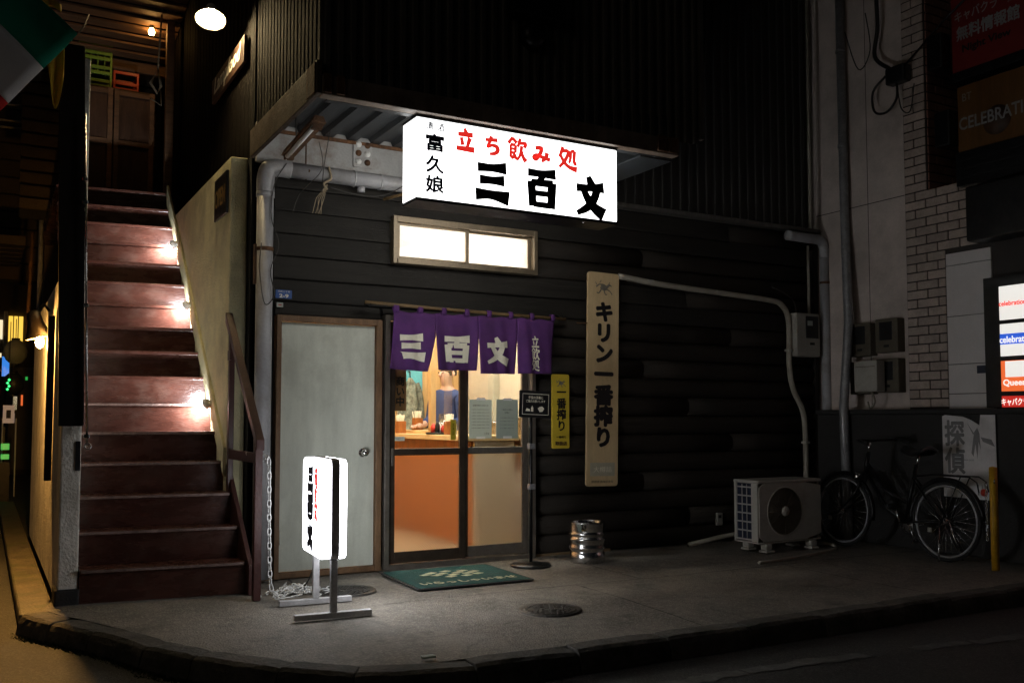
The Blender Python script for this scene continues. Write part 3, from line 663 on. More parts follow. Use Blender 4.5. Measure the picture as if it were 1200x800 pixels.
# jacket on a hook
jk = thing('hanging_jacket', 'mottled grey green jacket hanging on the back wall inside', 'jacket', (4.25, 9.9, 1.1))
mb = MB()
def jfn(side):
    def f(u, v):
        a = u*math.pi*2; z = 1.66-.62*v; sh = min(1, v*5+.25); w = (.075+.07*v+.010*math.sin(u*40)*v)*sh; d = (.045+.03*v)*(.5+sh*.5)
        return (4.24+w*math.cos(a)+.006*math.sin(v*17), 9.89+d*math.sin(a)*(1+.25*math.sin(a*5+v*4)), z)
    return f
mb.grid(jfn(0), 36, 16); mb.build('jacket_body', 'jacket', jk)
for s in (-1, 1): tube('sleeve', 'jacket', spline([(4.24+s*.07, 9.88, 1.6), (4.24+s*.115, 9.87, 1.45), (4.24+s*.13, 9.86, 1.22), (4.24+s*.12, 9.85, 1.08)]), .036, jk, 10)
tube('hook', 'black_metal', [(4.24, 9.97, 1.74), (4.24, 9.9, 1.73), (4.24, 9.89, 1.66)], .008, jk)

def skinned(name, verts, edges, radii, m, parent, sub=2, root=0):
    me = bpy.data.meshes.new(name); me.from_pydata(verts, edges, []); o = bpy.data.objects.new(name, me); COL.objects.link(o)
    sk = o.modifiers.new('skin', 'SKIN'); sk.use_smooth_shade = True
    for i, r_ in enumerate(radii):
        d = me.skin_vertices[0].data[i]; d.radius = r_ if isinstance(r_, tuple) else (r_, r_); d.use_root = (i == root)
    sb = o.modifiers.new('sub', 'SUBSURF'); sb.levels = sb.render_levels = sub
    dg = bpy.context.evaluated_depsgraph_get(); m2 = bpy.data.meshes.new_from_object(o.evaluated_get(dg)); bpy.data.objects.remove(o)
    m2.materials.clear(); m2.materials.append(MATS[m]); o = bpy.data.objects.new(name, m2); COL.objects.link(o); attach(o, parent); return o
def person(px, py, pz, ang, label):
    t = thing('person', label, 'person', (px, py, pz))
    c, s = math.cos(ang), math.sin(ang)
    W = lambda x, y, z: (px+x*c-y*s, py+x*s+y*c, pz+z)     # local: y = facing, x = right
    v = [W(0, 0, .93), W(0, .01, 1.12), W(0, 0, 1.30), W(0, -.01, 1.42), W(0, .0, 1.50), W(0, .02, 1.58), W(0, .025, 1.68),
         W(.10, 0, .88), W(.11, .02, .50), W(.11, -.01, .09), W(.11, .13, .04),
         W(-.10, 0, .88), W(-.11, .02, .50), W(-.11, -.01, .09), W(-.11, .13, .04),
         W(.18, -.01, 1.38), W(.24, .0, 1.12), W(.18, .22, 1.07), W(.15, .30, 1.07),
         W(-.18, -.01, 1.38), W(-.24, .0, 1.12), W(-.18, .22, 1.07), W(-.15, .30, 1.07)]
    e = [(0, 1), (1, 2), (2, 3), (3, 4), (4, 5), (5, 6), (0, 7), (7, 8), (8, 9), (9, 10), (0, 11), (11, 12), (12, 13), (13, 14),
         (3, 15), (15, 16), (16, 17), (17, 18), (3, 19), (19, 20), (20, 21), (21, 22)]
    r = [(.15, .1), (.14, .095), (.15, .1), (.1, .075), .05, .075, .08, .08, .06, .045, .035, .08, .06, .045, .035, .055, .045, .036, .03, .055, .045, .036, .03]
    skinned('body', v, e, r, 'skin', t)
    skinned('shirt', [W(0, 0, .86), W(0, .01, 1.12), W(0, 0, 1.30), W(0, -.01, 1.42), W(0, 0, 1.475), W(.18, -.01, 1.38), W(.245, .0, 1.12), W(.20, .15, 1.085), W(-.18, -.01, 1.38), W(-.245, .0, 1.12), W(-.20, .15, 1.085)],
            [(0, 1), (1, 2), (2, 3), (3, 4), (3, 5), (5, 6), (6, 7), (3, 8), (8, 9), (9, 10)],
            [(.175, .12), (.165, .115), (.18, .125), (.16, .105), .075, .09, .07, .055, .075, .062, .055], 'navy_cloth', t)
    skinned('trousers', [W(0, 0, .95), W(.10, 0, .86), W(.115, .02, .5), W(.115, -.01, .1), W(-.10, 0, .86), W(-.115, .02, .5), W(-.115, -.01, .1)], [(0, 1), (1, 2), (2, 3), (0, 4), (4, 5), (5, 6)],
            [(.16, .11), .095, .075, .07, .095, .075, .07], 'trousers', t)
    mb = MB(); hc = W(0, .0, 1.665)
    def hf(u, vv):
        a = u*2*math.pi; b = vv*math.pi*.62; rr = .103
        q = W(rr*.86*math.sin(b)*math.cos(a), .0+rr*1.05*math.sin(b)*math.sin(a)-.015-.03*max(0, math.sin(a))*math.sin(b)*(vv > .55), 1.655+rr*math.cos(b)*1.05); return q
    mb.grid(hf, 20, 10); mb.build('hair', 'hair', t)
    mb = MB(); mb.tube([W(0, .092, 1.645), W(0, .115, 1.61), W(0, .1, 1.6)], [.012, .018, .012], 8); mb.build('nose', 'skin', t)
    for sx in (-.035, .035): MB().lathe([(.001, -.008), (.009, -.004), (.009, .004), (.001, .008)], W(sx, .094, 1.645), 8).build('eye', 'letter_black', t)
    for sx in (-.088, .088): MB().tube([W(sx, .0, 1.66), W(sx*1.05, -.012, 1.635), W(sx, .0, 1.605)], [.012, .018, .01], 8).build('ear', 'skin', t)
    for sx in (-1, 1):
        for k in range(4): MB().tube([W(sx*.15+(k-1.5)*.02, .31, 1.072), W(sx*.145+(k-1.5)*.022, .355, 1.068), W(sx*.14+(k-1.5)*.022, .385-.01*abs(k-1.2), 1.05)], [.0095, .009, .007], 7).build('finger', 'skin', t)
        MB().tube([W(sx*.125, .28, 1.07), W(sx*.10, .31, 1.065), W(sx*.09, .335, 1.055)], [.012, .0105, .008], 7).build('thumb', 'skin', t)
tag(box('duckboard', 'wood_brown', (4.43, 8.85, .0205), (4.9, 9.7, .05), bev=.005), 'low wooden duckboard behind the bar counter', 'duckboard')
person(4.40, 9.25, .05, R(110), 'person in navy work clothes standing behind the bar counter')
# shelf with pots seen through the right pane
sf = thing('kitchen_shelf', 'wooden kitchen shelf on the plaster wall behind the two notices', 'shelf', (4.8, 8.6, 1.0))
box('board', 'wood_pale', (4.62, 7.9, 1.0), (4.938, 9.0, 1.03), sf); box('bracket', 'wood_brown', (4.9, 8.0, .8), (4.937, 8.04, .999), sf); box('bracket', 'wood_brown', (4.9, 8.9, .8), (4.937, 8.94, .999), sf)
for i, (y, r_, h_, lab) in enumerate(((8.75, .1, .12, 'steel pot on kitchen shelf behind the left notice'), (8.42, .13, .17, 'large steel pot on kitchen shelf between the two notices'), (8.1, .09, .32, 'tall steel canister on kitchen shelf behind right notice'))):
    o = thing('cooking_pot', lab, 'pot', (4.77, y, 1.031), 'pots on the kitchen shelf')
    MB().lathe([(.001, 0), (r_, 0), (r_, h_), (r_+.008, h_), (r_+.008, h_+.006), (r_*.9, h_+.02), (.001, h_+.03)], (4.77, y, 1.031), 20).build('pot_body', 'keg_steel', o)
    MB().lathe([(.001, .03), (.015, .02), (.01, 0), (.001, 0)], (4.77, y, 1.06+h_), 10).build('lid_knob', 'black_plastic', o)
# notices and cards stuck on the glass
def notice(name, lab, cat, m, face, c, w, h, lines, head=None):
    o = thing(name, lab, cat, c); slab('sheet', m, face, c, w, h, .002, .004, o)
    for (s, u, v, hh, ww) in lines:
        text(s, face, frame(face, c)(u, v), hh, 'letter_black', o, w=ww, lift=.003)
    return o
nl = notice('paper_notice', 'pale laminated notice taped to the right glass door, left of the two', 'notice', 'paper', 'S', (3.7, 7.115, 1.195), .215, .33,
       [('営業時間のお知らせ', 0, .115, .016, .15)] + [('お客様へ感染拡大防止のため', 0, .08-.026*i, .009, .17) for i in range(7)] + [('三百文', .06, -.125, .02, .05)])
nr = notice('paper_notice', 'darker grey green notice taped to the right glass door, right of the two', 'notice', 'paper_dark', 'S', (3.96, 7.115, 1.195), .215, .335,
       [('ご来店のお客様へ', 0, .08, .014, .11), ('お願い', 0, .055, .014, .05)] + [('マスクの着用にご協力ください', 0, .01-.03*i, .008, .14) for i in range(4)])
for o, x in ((nl, 3.7), (nr, 3.96)):
    for z in (1.035, 1.362): box('tape', 'white_plastic', (x-.04, 7.1105, z-.008), (x+.045, 7.1125, z+.012), o)
pq = thing('wooden_plaque', 'small vertical wooden plaque with brush writing inside left glass door', 'plaque', (2.95, 7.10, 1.42))
slab('board', 'wood_plaque', 'S', (2.95, 7.10, 1.43), .11, .34, .012, .004, pq)
text('商い中', 'S', (2.95, 7.088, 1.42), .24, 'letter_black', pq, w=.07, vertical=True, bold=.03, lift=.003)
yc = thing('yellow_card', 'small yellow card stuck upright inside left glass door', 'card', (3.43, 7.09, 1.1)); slab('sheet', 'sign_yellow', 'S', (3.432, 7.093, 1.105), .05, .17, .002, .003, yc)
text('禁煙席', 'S', (3.432, 7.091, 1.11), .1, 'letter_black', yc, w=.016, vertical=True, lift=.001)
wl_ = thing('white_label', 'small white sticker at the lower corner of left glass door', 'sticker', (2.93, 7.09, 1.04)); slab('sheet', 'paper', 'S', (2.945, 7.075, 1.035), .085, .035, .001, .003, wl_)
text('自動ドア', 'S', (2.945, 7.074, 1.035), .012, 'letter_grey', wl_, w=.06, lift=.001)

# ================================================================== SIGNS ON THE BAR
sg = thing('lightbox_sign', 'big white illuminated box sign with red and black lettering under the canopy', 'sign', (3.17, 5.59, 2.6))
SX0, SX1, SY0, SY1, SZ0, SZ1 = 2.385, 3.96, 5.48, 5.71, 2.605, 3.145
box('lit_box', 'sign_lit', (SX0, SY0, SZ0+.012), (SX1, SY1, SZ1-.006), sg, .006); box('back_panel', 'sign_back', (SX0+.01, SY1+.0005, SZ0+.014), (SX1-.01, SY1+.006, SZ1-.008), sg)
mb = MB()
mb.box((SX0-.003, SY0-.003, SZ0-.01), (SX1+.003, SY1+.003, SZ0+.011)); mb.box((SX0-.003, SY0-.003, SZ1-.005), (SX1+.003, SY1+.003, SZ1+.01))
mb.build('frame', 'black_metal', sg, .002)
for x in (2.75, 3.6): box('hanger', 'black_metal', (x, 5.57, SZ1+.0105), (x+.04, 5.62, 3.41), sg)
for x in (2.6, 3.7): MB().lathe([(.001, -.006), (.009, -.005), (.009, 0)], (x, 5.52, SZ0-.0105), 10).build('screw', 'chrome', sg)
YS = SY0
for ch, x, z, w, h in (('三', 2.936, 2.781, .255, .235), ('百', 3.324, 2.777, .225, .25), ('文', 3.728, 2.775, .24, .26)): brush(ch, 'S', (x, YS, z), w, h, 'letter_black', sg, 1.65)
for ch, x, z, w, h in (('立', 2.732, 3.035, .135, .15), ('ち', 2.930, 3.028, .115, .125), ('飲', 3.124, 3.028, .14, .155), ('み', 3.321, 3.021, .14, .105), ('処', 3.536, 3.022, .15, .155)): brush(ch, 'S', (x, YS, z), w, h, 'letter_red_lit', sg, 1.7)
for ch, z in (('富', 2.985), ('久', 2.843), ('娘', 2.713)): text(ch, 'S', (2.512, YS, z), .108, 'letter_navy', sg, w=.122, bold=.036)
for ch, x in (('清', 2.475), ('酒', 2.555)): text(ch, 'S', (x, YS, 3.092), .052, 'letter_navy', sg, w=.05, bold=.028)
text('広告', 'W', (SX0, 5.6, 2.98), .012, 'letter_grey', sg, w=.1, lift=.002)
tube('side_wire', 'cord', spline([(SX0-.004, 5.52, 2.86), (SX0-.008, 5.525, 2.79), (SX0-.006, 5.6, 2.765), (SX0-.004, 5.67, 2.76)]), .0025, sg, 5)

# noren curtain
nr_ = thing('noren_curtain', 'purple split doorway curtain with white brush lettering over the sliding doors', 'curtain', (3.66, 6.97, 1.6))
tube('rod', 'bamboo', [(2.60, 6.97, 2.115), (3.1, 6.968, 2.10), (3.8, 6.968, 2.085), (4.47, 6.97, 2.075)], .013, nr_, 8)
for x in (2.64, 4.44): tube('rod_hook', 'black_metal', [(x, 7.09, 2.12), (x, 6.97, 2.075), (x, 6.95, 2.10)], .006, nr_)
edges_t = [2.84, 3.205, 3.597, 3.977, 4.355]; slit = [(0, 0), (.055, .016), (.012, .014), (.012, .014), (0, 0)]
def nwave(x, z): return (.020*math.sin(x*14+z*2)+.012*math.sin(x*29+1.3+z*3)+.006*math.sin(x*53+z*5))*(.25+(2.06-z)/.46*.8)
for i in range(4):
    def nf(u, v, i=i):
        a, b = edges_t[i], edges_t[i+1]
        ztop = 2.055+.006*math.sin(u*math.pi*2*2); zbot = 1.585+.012*math.sin(i*2.1)+.015*(u-.5)*(-1 if i == 0 else .4)
        z = ztop+(zbot-ztop)*v; o = max(0, (v-.38)/.62)
        l_ = (slit[i][1] if i else -.0)*o; r_ = slit[i+1][0]*o if i < 3 else 0
        x = a+l_+(b-r_-a-l_)*u
        if i == 0: x -= .055*v*v*(1-u*.8)
        if i == 3: x -= .03*v*u
        return (x, 6.965+nwave(x, z)-.02*v*(i == 0)*(1-u), z)
    MB().grid(nf, 22, 16).build('cloth_panel', 'noren_purple', nr_, solid=.002)
for k in range(8):
    x = 2.86+k*.21
    MB().grid(lambda u, v: (x-.022+.044*u, 6.968+.017*math.cos(v*6.28), 2.075+.022+.03*math.sin(v*6.28)-.02), 2, 12).build('tab', 'noren_purple', nr_, solid=.002)
bw = lambda p: nwave(p.x, p.z)-.008
for ch, x, z, w, h, ft in (('三', 2.995, 1.775, .235, .185, 1.4), ('百', 3.403, 1.765, .235, .20, 1.35), ('文', 3.78, 1.77, .21, .205, 1.4)): brush(ch, 'S', (x, 6.965, z), w, h, 'letter_white', nr_, ft, lift=.004, bow=bw)
for ch, z in (('立', 1.857), ('飲', 1.755), ('処', 1.66)): brush(ch, 'S', (4.145, 6.965, z), .075, .10, 'letter_white', nr_, 1.25, lift=.004, bow=bw)

def kirin_mark(c, s, parent):
    mb = MB(); fr = frame('S', c)
    for st in ([(-.9, .1, .18), (-.5, .35, .12), (-.2, .25, .2)], [(-.35, .2, .5), (.0, .05, .62), (.35, .0, .4)], [(.3, .05, .3), (.6, .3, .2), (.9, .2, .1)], [(.5, .3, .1), (.7, .6, .06)],
               [(-.3, -.1, .16), (-.6, -.5, .12), (-.85, -.45, .1)], [(.0, -.2, .16), (.15, -.6, .1), (.35, -.6, .1)], [(.3, -.1, .14), (.7, -.3, .1), (.95, -.6, .1)], [(-.5, .5, .08), (-.3, .75, .06)], [(-.85, .3, .1), (-1., .55, .06)]):
        pts = spline([Vector(p) for p in st], 4) if len(st) > 2 else [Vector(p) for p in st]
        L = []; Q = []
        for j, p in enumerate(pts):
            t = pts[min(j+1, len(pts)-1)]-pts[max(j-1, 0)]; t = Vector((t.x, t.y)); t.normalize()
            L.append(fr((p.x-t.y*p.z*.5)*s, (p.y+t.x*p.z*.5)*s, .003+len(mb.v)*.00001)); Q.append(fr((p.x+t.y*p.z*.5)*s, (p.y-t.x*p.z*.5)*s, .003+len(mb.v)*.00001))
        k = len(pts); mb.add(L+Q[::-1], [(i, i+1, 2*k-2-i, 2*k-1-i) for i in range(k-1)])
    return mb.build('emblem', 'emblem_grey', parent)
ks = thing('beer_sign', 'tall narrow tan board sign with black vertical katakana and emblem', 'sign', (4.92, 7.06, .58))
rt = R(-.9)
slab('board', 'sign_tan', 'S', (4.915, 7.058, 1.56), .345, 1.945, .025, .03, ks, .004, rot=rt)
mb = MB(); fr = frame('S', (4.915, 7.0329, 1.56), rt)
slab('price_panel', 'sign_cream', 'S', fr(.0, -.82, 0), .27, .12, .002, .004, ks, rot=rt)
text('キリン一番搾り', 'S', fr(.005, .04, 0), 1.30, 'letter_black', ks, w=.195, vertical=True, bold=.058, lift=.003, rot=rt)
kirin_mark(fr(.0, .83, 0), .095, ks)
text('麒麟麦酒株式会社', 'S', fr(0, -.93, 0), .022, 'letter_black', ks, w=.24, lift=.002, rot=rt)
text('大樽詰', 'S', fr(0, -.82, 0), .05, 'letter_white', ks, w=.2, lift=.004, rot=rt)
tube('mount_bracket', 'rust', [(4.66, 7.08, 2.06), (4.75, 7.04, 2.06)], .006, ks)
ys = thing('yellow_beer_sign', 'small yellow vertical sign board with black lettering behind the stand', 'sign', (4.47, 7.06, .93))
slab('board', 'sign_yellow', 'S', (4.465, 7.062, 1.262), .18, .655, .02, .015, ys, .003)
text('一番搾り', 'S', (4.47, 7.042, 1.265), .345, 'letter_black', ys, w=.095, vertical=True, bold=.03)
kirin_mark((4.465, 7.042, 1.51), .05, ys); text('一番搾り', 'S', (4.465, 7.042, 1.035), .022, 'letter_black', ys, w=.1, bold=.02)
text('取扱店', 'S', (4.465, 7.042, .98), .034, 'wood_brown', ys, w=.12, bold=.03)
# address plate, sticker
ap = thing('address_plate', 'small blue enamel address plate on the siding beside the drain pipe', 'plate', (1.98, 7.07, 2.1))
slab('plate', 'plate_blue', 'S', (1.985, 7.085, 2.148), .125, .065, .003, .006, ap); text('2-9', 'S', (1.985, 7.082, 2.135), .026, 'letter_white', ap, w=.07, bold=.03); text('元町二丁目', 'S', (1.985, 7.082, 2.168), .012, 'letter_white', ap, w=.09)
st_ = thing('door_sticker', 'small white and red sticker under the blue address plate', 'sticker', (1.95, 7.07, 2.05)); slab('sheet', 'paper', 'S', (1.957, 7.085, 2.065), .05, .036, .002, .003, st_); box('red_mark', 'red_plastic', (1.945, 7.0818, 2.062), (1.97, 7.0828, 2.068), st_)

# ================================================================== PIPES AND WIRES ON THE BAR
dp = thing('drain_pipe', 'thick grey drain pipe with elbow running along the beam and down the corner', 'pipe', (1.83, 7.0, 0))
tube('vertical_pipe', 'pvc_grey', [(1.815, 7.0, .02), (1.812, 7.0, 2.95)], .062, dp, 18)
tube('elbow', 'pvc_grey', spline([(1.812, 7.0, 2.9), (1.812, 7.0, 3.0), (1.835, 7.0, 3.075), (1.91, 7.0, 3.095), (2.0, 7.0, 3.092)], 6), .066, dp, 18)
tube('horizontal_pipe', 'pvc_grey', [(1.96, 7.0, 3.093), (4.0, 7.0, 3.085)], .06, dp, 18)
for x in (2.5, 2.72): tube('coupling', 'pvc_grey', [(x, 7, 3.09), (x+.012, 7, 3.09)], .066, dp, 18)
tube('coupling', 'pvc_grey', [(1.812, 7, 2.86), (1.812, 7, 2.90)], .068, dp, 18)
tube('pipe_clamp', 'rust', [(1.812, 7.0, 2.45), (1.812, 7.0, 2.48)], .066, dp, 18)
box('clamp_strap', 'rust', (1.735, 6.99, 2.2), (1.752, 7.03, 2.5), dp)
tube('stub', 'pvc_grey', [(2.57, 7, 3.03), (2.57, 7, 2.99)], .03, dp, 12)
for x in (2.12, 2.97): tube('pipe_hanger', 'rust', [(x, 7.0, 3.03), (x+.01, 6.935, 3.09), (x, 7.0, 3.155), (x, 7.0, 3.42)], .006, dp, 6)
w_ = lambda lab, pts, r_=.004, m_='cord': tag(tube('loose_cable', m_, spline(pts), r_, None, 5), lab, 'cable', 'loose cables on the bar front')
w_('dark cable wound down the vertical drain pipe', [(1.95, 6.93, 3.12), (1.86, 6.93, 2.95), (1.84, 6.93, 2.7), (1.90, 6.93, 2.5), (1.84, 6.93, 2.3), (1.87, 6.93, 2.12), (1.80, 6.93, 2.05), (1.76, 6.93, 2.3), (1.77, 6.93, 2.5)])
w_('dark cable loop hanging from the unlit tube lamp over the pipe', [(2.0, 6.3, 3.13), (2.12, 6.6, 3.02), (2.05, 6.9, 2.9), (2.0, 6.92, 2.75)], .003)
w_('thin dark cable drooping below the horizontal pipe', [(2.3, 6.93, 2.98), (2.45, 6.93, 2.955), (2.65, 6.93, 2.95), (2.8, 6.93, 3.0), (2.95, 6.9, 3.1)], .004)
w_('short cable between tube lamp and pipe', [(1.98, 6.0, 3.12), (2.1, 6.5, 3.0), (2.22, 6.9, 2.93), (2.24, 6.93, 2.99)], .003)
w_('vertical cable hanging from the soffit in front of the beam', [(2.93, 6.8, 3.40), (2.93, 6.85, 3.05), (2.92, 6.9, 2.97)], .004)
tag(tube('bent_rod', 'bamboo', [(2.72, 6.9, 2.93), (2.98, 6.7, 3.0), (3.3, 6.5, 3.1)], .012), 'pale rod slung between drain pipe and the lightbox sign', 'rod')
rt_ = thing('tied_rope', 'frayed bit of rope tied to the horizontal drain pipe', 'rope', (2.25, 6.93, 2.9))
tube('knot', 'rope', spline([(2.28, 6.935, 3.14), (2.3, 6.93, 3.05), (2.24, 6.92, 3.0), (2.27, 6.93, 2.96)]), .009, rt_, 6)
for k in range(5): tube('strand', 'rope', [(2.27, 6.93, 3.0), (2.24-.015*k, 6.92, 2.88), (2.20-.012*k+.03*(k % 2), 6.92, 2.76)], .0035, rt_, 5)
fl = thing('tube_lamp', 'unlit rusty fluorescent tube lamp hanging under the canopy corner', 'lamp', (1.86, 6.2, 3.08))
p0, p1 = Vector((1.87, 6.62, 3.085)), Vector((1.86, 5.86, 3.125))
mb = MB(); mb.prism([p0+Vector(q) for q in ((-.05, 0, 0), (.05, 0, 0), (.03, 0, .045), (-.03, 0, .045))], p1-p0); mb.build('housing', 'rust', fl, .004)
tube('tube', 'white_plastic', [p0+Vector((-.02, -.03, -.018)), p1+Vector((-.02, .03, -.018))], .016, fl, 10)
for f in (.06, .94): q = p0.lerp(p1, f); box('end_cap', 'rust', (q.x-.035, q.y-.02, q.z-.035), (q.x+.03, q.y+.02, q.z), fl)
tube('mount_wire', 'cord', [(1.9, 6.5, 3.13), (1.92, 6.6, 3.41)], .005, fl)
sp = thing('switch_plate', 'rusty white plate with six round sockets on the beam', 'plate', (2.6, 7.05, 3.2))
slab('plate', 'old_paint_beam', 'S', (2.605, 7.074, 3.32), .16, .225, .012, .008, sp, .003)
for i in range(3):
    for j in range(2): MB().lathe([(.001, -.016), (.022, -.014), (.026, 0)], (2.568+.075*j, 7.062, 3.25+.07*i), 14, 'y').build('socket', 'rust' if (i+j) % 2 else 'white_plastic', sp)
cp = thing('conduit', 'pale bent conduit running from the tan sign down to the air conditioner', 'pipe', (7.48, 7.05, 0))
tube('pipe', 'pvc_cream', spline([(5.1, 7.04, 2.515), (5.6, 7.035, 2.47), (6.5, 7.035, 2.43), (7.0, 7.03, 2.405), (7.16, 7.03, 2.36), (7.25, 7.03, 2.2), (7.25, 7.03, 1.75), (7.3, 7.03, 1.5), (7.42, 7.03, 1.3), (7.46, 7.03, 1.1), (7.475, 7.04, .6), (7.3, 6.9, .42), (6.9, 6.75, .35)]), .028, cp, 10)
for p in ((5.45, 7.035, 2.49), (6.3, 7.035, 2.44), (7.245, 7.03, 1.9), (7.465, 7.03, .95)): MB().box((p[0]-.035, p[1]-.032, p[2]-.012), (p[0]+.035, p[1]+.03, p[2]+.012)).build('clip', 'casing', cp, .003)
mt = thing('electric_meter', 'beige electric meter box with dark window on the dark siding', 'meter box', (7.44, 7.05, 1.84))
box('case', 'casing', (7.28, 6.95, 1.84), (7.62, 7.075, 2.29), mt, .012); box('window', 'black_plastic', (7.41, 6.942, 2.03), (7.59, 6.9505, 2.26), mt, .004); box('dial', 'paper', (7.43, 6.938, 2.16), (7.5, 6.9415, 2.21), mt); box('latch', 'black_plastic', (7.47, 6.942, 1.96), (7.53, 6.9495, 1.985), mt)
tube('feed_pipe', 'pvc_cream', [(7.56, 7.04, 2.29), (7.56, 7.04, 3.02)], .015, mt, 8); tube('feed_wire', 'cord', spline([(7.4, 7.06, 2.29), (7.36, 7.06, 2.42), (7.22, 7.06, 2.5), (7.05, 7.06, 2.55)]), .007, mt, 6)
d2 = thing('downpipe', 'grey downpipe with curved top at the right end of the dark siding', 'pipe', (7.72, 7.0, 0))
tube('vertical_pipe', 'pvc_grey', [(7.735, 6.98, .05), (7.735, 6.98, 2.95)], .048, d2, 14); tube('elbow', 'pvc_grey', spline([(7.735, 6.98, 2.9), (7.73, 6.98, 3.02), (7.66, 6.98, 3.08), (7.5, 6.98, 3.085), (7.2, 6.98, 3.09)]), .052, d2, 14)
for z in (.75, 2.62): tube('joint', 'rust', [(7.735, 6.98, z), (7.735, 6.98, z+.025)], .052, d2, 14)
tag(tube('thin_pipe', 'pvc_cream', [(7.56, 7.0, 3.2), (7.56, 7.0, 6.5)], .018, None, 8), 'thin vertical pipe on the upper wall above the meter', 'pipe')
ol = thing('wall_outlet', 'small pale wall outlet low on the siding left of the air conditioner', 'outlet', (6.3, 7.05, .2)); slab('plate', 'casing', 'S', (6.3, 7.075, .22), .07, .12, .03, .006, ol, .003); box('socket_hole', 'black_plastic', (6.28, 7.042, .23), (6.315, 7.0445, .26), ol)
lp_ = tag(tube('floor_pipe', 'pvc_cream', [(5.75, 6.86, .03), (6.15, 6.82, .09), (6.55, 6.7, .14)], .022, None, 8), 'short pale drain pipe lying behind the air conditioner', 'pipe')

# ================================================================== STAIRCASE
sc_ = thing('staircase', 'steep reddish brown painted staircase climbing between two stucco walls', 'stairs', (1.1, 6.55, 0))
NS, RI, TR = 16, .22, .235
def sy(k, x): return 6.60+TR*(k-1)+.14*(1.6-x)/1.03*(1 if k < 30 else 0)
XSL, XSR = .575, 1.6
for k in range(1, NS+1):
    mb = MB(); z0, z1 = RI*(k-1), RI*k; xr = 1.60 if k > 4 else 1.605
    a, b = sy(k, XSL), sy(k, xr); dk = TR+.035
    mb.prism([(XSL, a-.025, z1-.028), (xr, b-.025, z1-.028), (xr, b+dk, z1-.028), (XSL, a+dk, z1-.028)], (0, 0, .028))
    st = mb.build('step', 'stair_paint', sc_, .005)
    mb = MB(); mb.prism([(XSL, a, z0-(.0 if k == 1 else .028)), (xr, b, z0-(.0 if k == 1 else .028)), (xr, b+.02, z0-(.0 if k == 1 else .028)), (XSL, a+.02, z0-(.0 if k == 1 else .028))], (0, 0, RI-(.0285 if k == 1 else .0005)))
    mb.build('riser', 'stair_paint', st)
    if k < 7:
        mb = MB(); mb.prism([(XSL+.01, a-.0262, z1-.022), (xr-.01, b-.0262, z1-.022), (xr-.01, b-.0262, z1-.004), (XSL+.01, a-.0262, z1-.004)], (0, -.0015, 0)); mb.build('pale_nosing', 'stair_edge', st)  # paler strip along the front edge of the lower steps
# side stringer of the free-standing lower flight
mb = MB(); mb.prism([(1.607, 6.50, 0), (1.607, 6.50, .2), (1.607, 7.22, .86), (1.607, 7.22, .0)], (.03, 0, 0)); mb.build('stringer', 'rail_paint', sc_, .003)
hr = MB().box((1.585, 6.28, 0), (1.635, 6.33, 1.06)).build('newel_post', 'rail_paint', sc_, .004)
mb = MB(); mb.prism([(1.58, 6.24, .985), (1.58, 6.24, 1.06), (1.58, 7.22, 2.0), (1.58, 7.22, 1.925)], (.055, 0, 0)); mb.build('handrail', 'rail_paint', sc_, .005)
box('rail_post', 'rail_paint', (1.59, 7.1, .25), (1.63, 7.14, 1.86), sc_, .004); box('rail_block', 'rail_paint', (1.575, 7.02, 1.63), (1.589, 7.1, 1.70), sc_)
box('cross_bar', 'rail_paint', (1.595, 6.331, .90), (1.625, 7.099, .97), sc_, .004)
box('landing', 'stair_paint', (XSL, 10.42, 3.36), (1.75, 13, 3.50), sc_)
# walls beside the stairs
cw = thing('stair_wall', 'cream stucco wall on the right of the stairs, flat topped', 'wall', (1.68, 9.2, 0))
MB().box((1.602, 7.22, 0), (1.735, 11.6, 3.2)).build('wall_body', 'stucco_cream', cw, .012)
mb = MB(); mb.prism([(1.602, 7.221, .77), (1.602, 7.221, .98), (1.602, 10.0, 3.58), (1.602, 10.0, 3.37)], (-.022, 0, 0)); mb.build('stair_trim', 'stucco_cream', cw, .004)
opn = thing('open_plaque', 'small dark plaque with gold lettering on the cream stair wall', 'sign', (1.59, 7.42, 2.7))
mb = MB(); mb.box((1.578, 7.25, 2.77), (1.597, 7.68, 3.10)); mb.build('board', 'black_plastic', opn, .004)
text('OPEN', 'W', (1.578, 7.46, 2.93), .14, 'letter_gold', opn, w=.34, bold=.02)
for i, k in enumerate((5, 9, 12)):
    y, z = sy(k+1, 1.6)-.09, RI*k+.215
    t = thing('stair_light', ('lowest small LED spot light on cream wall beside the stairs', 'middle small LED spot light on cream wall beside the stairs', 'highest small LED spot light on cream wall beside the stairs')[i], 'light', (1.57, y, z), 'LED spot lights beside the stairs')
    q_ = Vector((-.62, .72, -.30)).to_track_quat('Z', 'Y').to_matrix().to_4x4(); q_.translation = (1.545, y, z)
    for nm, pr_, m_ in (('base', [(.001, -.03), (.03, -.028), (.04, -.01), (.043, .004), (.038, .004)], 'white_plastic'), ('lens', [(.038, .003), (.03, .006), (.001, .008)], 'puck_lit')):
        b_ = MB().lathe(pr_, (0, 0, 0), 18); b_.v = [tuple(q_ @ Vector(p)) for p in b_.v]; b_.build(nm, m_, t)
    tube('stem', 'white_plastic', [(1.60, y-.01, z), (1.55, y-.012, z+.006)], .012, t)
lw = thing('alley_wall', 'narrow white stucco wall between the alley and the stairs', 'wall', (.51, 8.5, 0))
MB().box((.448, 6.75, .0), (.57, 7.28, 3.6)).build('wall_pier', 'stucco_white', lw, .012); MB().box((.452, 7.281, .0), (.566, 10.9, 2.2)).build('wall_body', 'stucco_white', lw, .012)
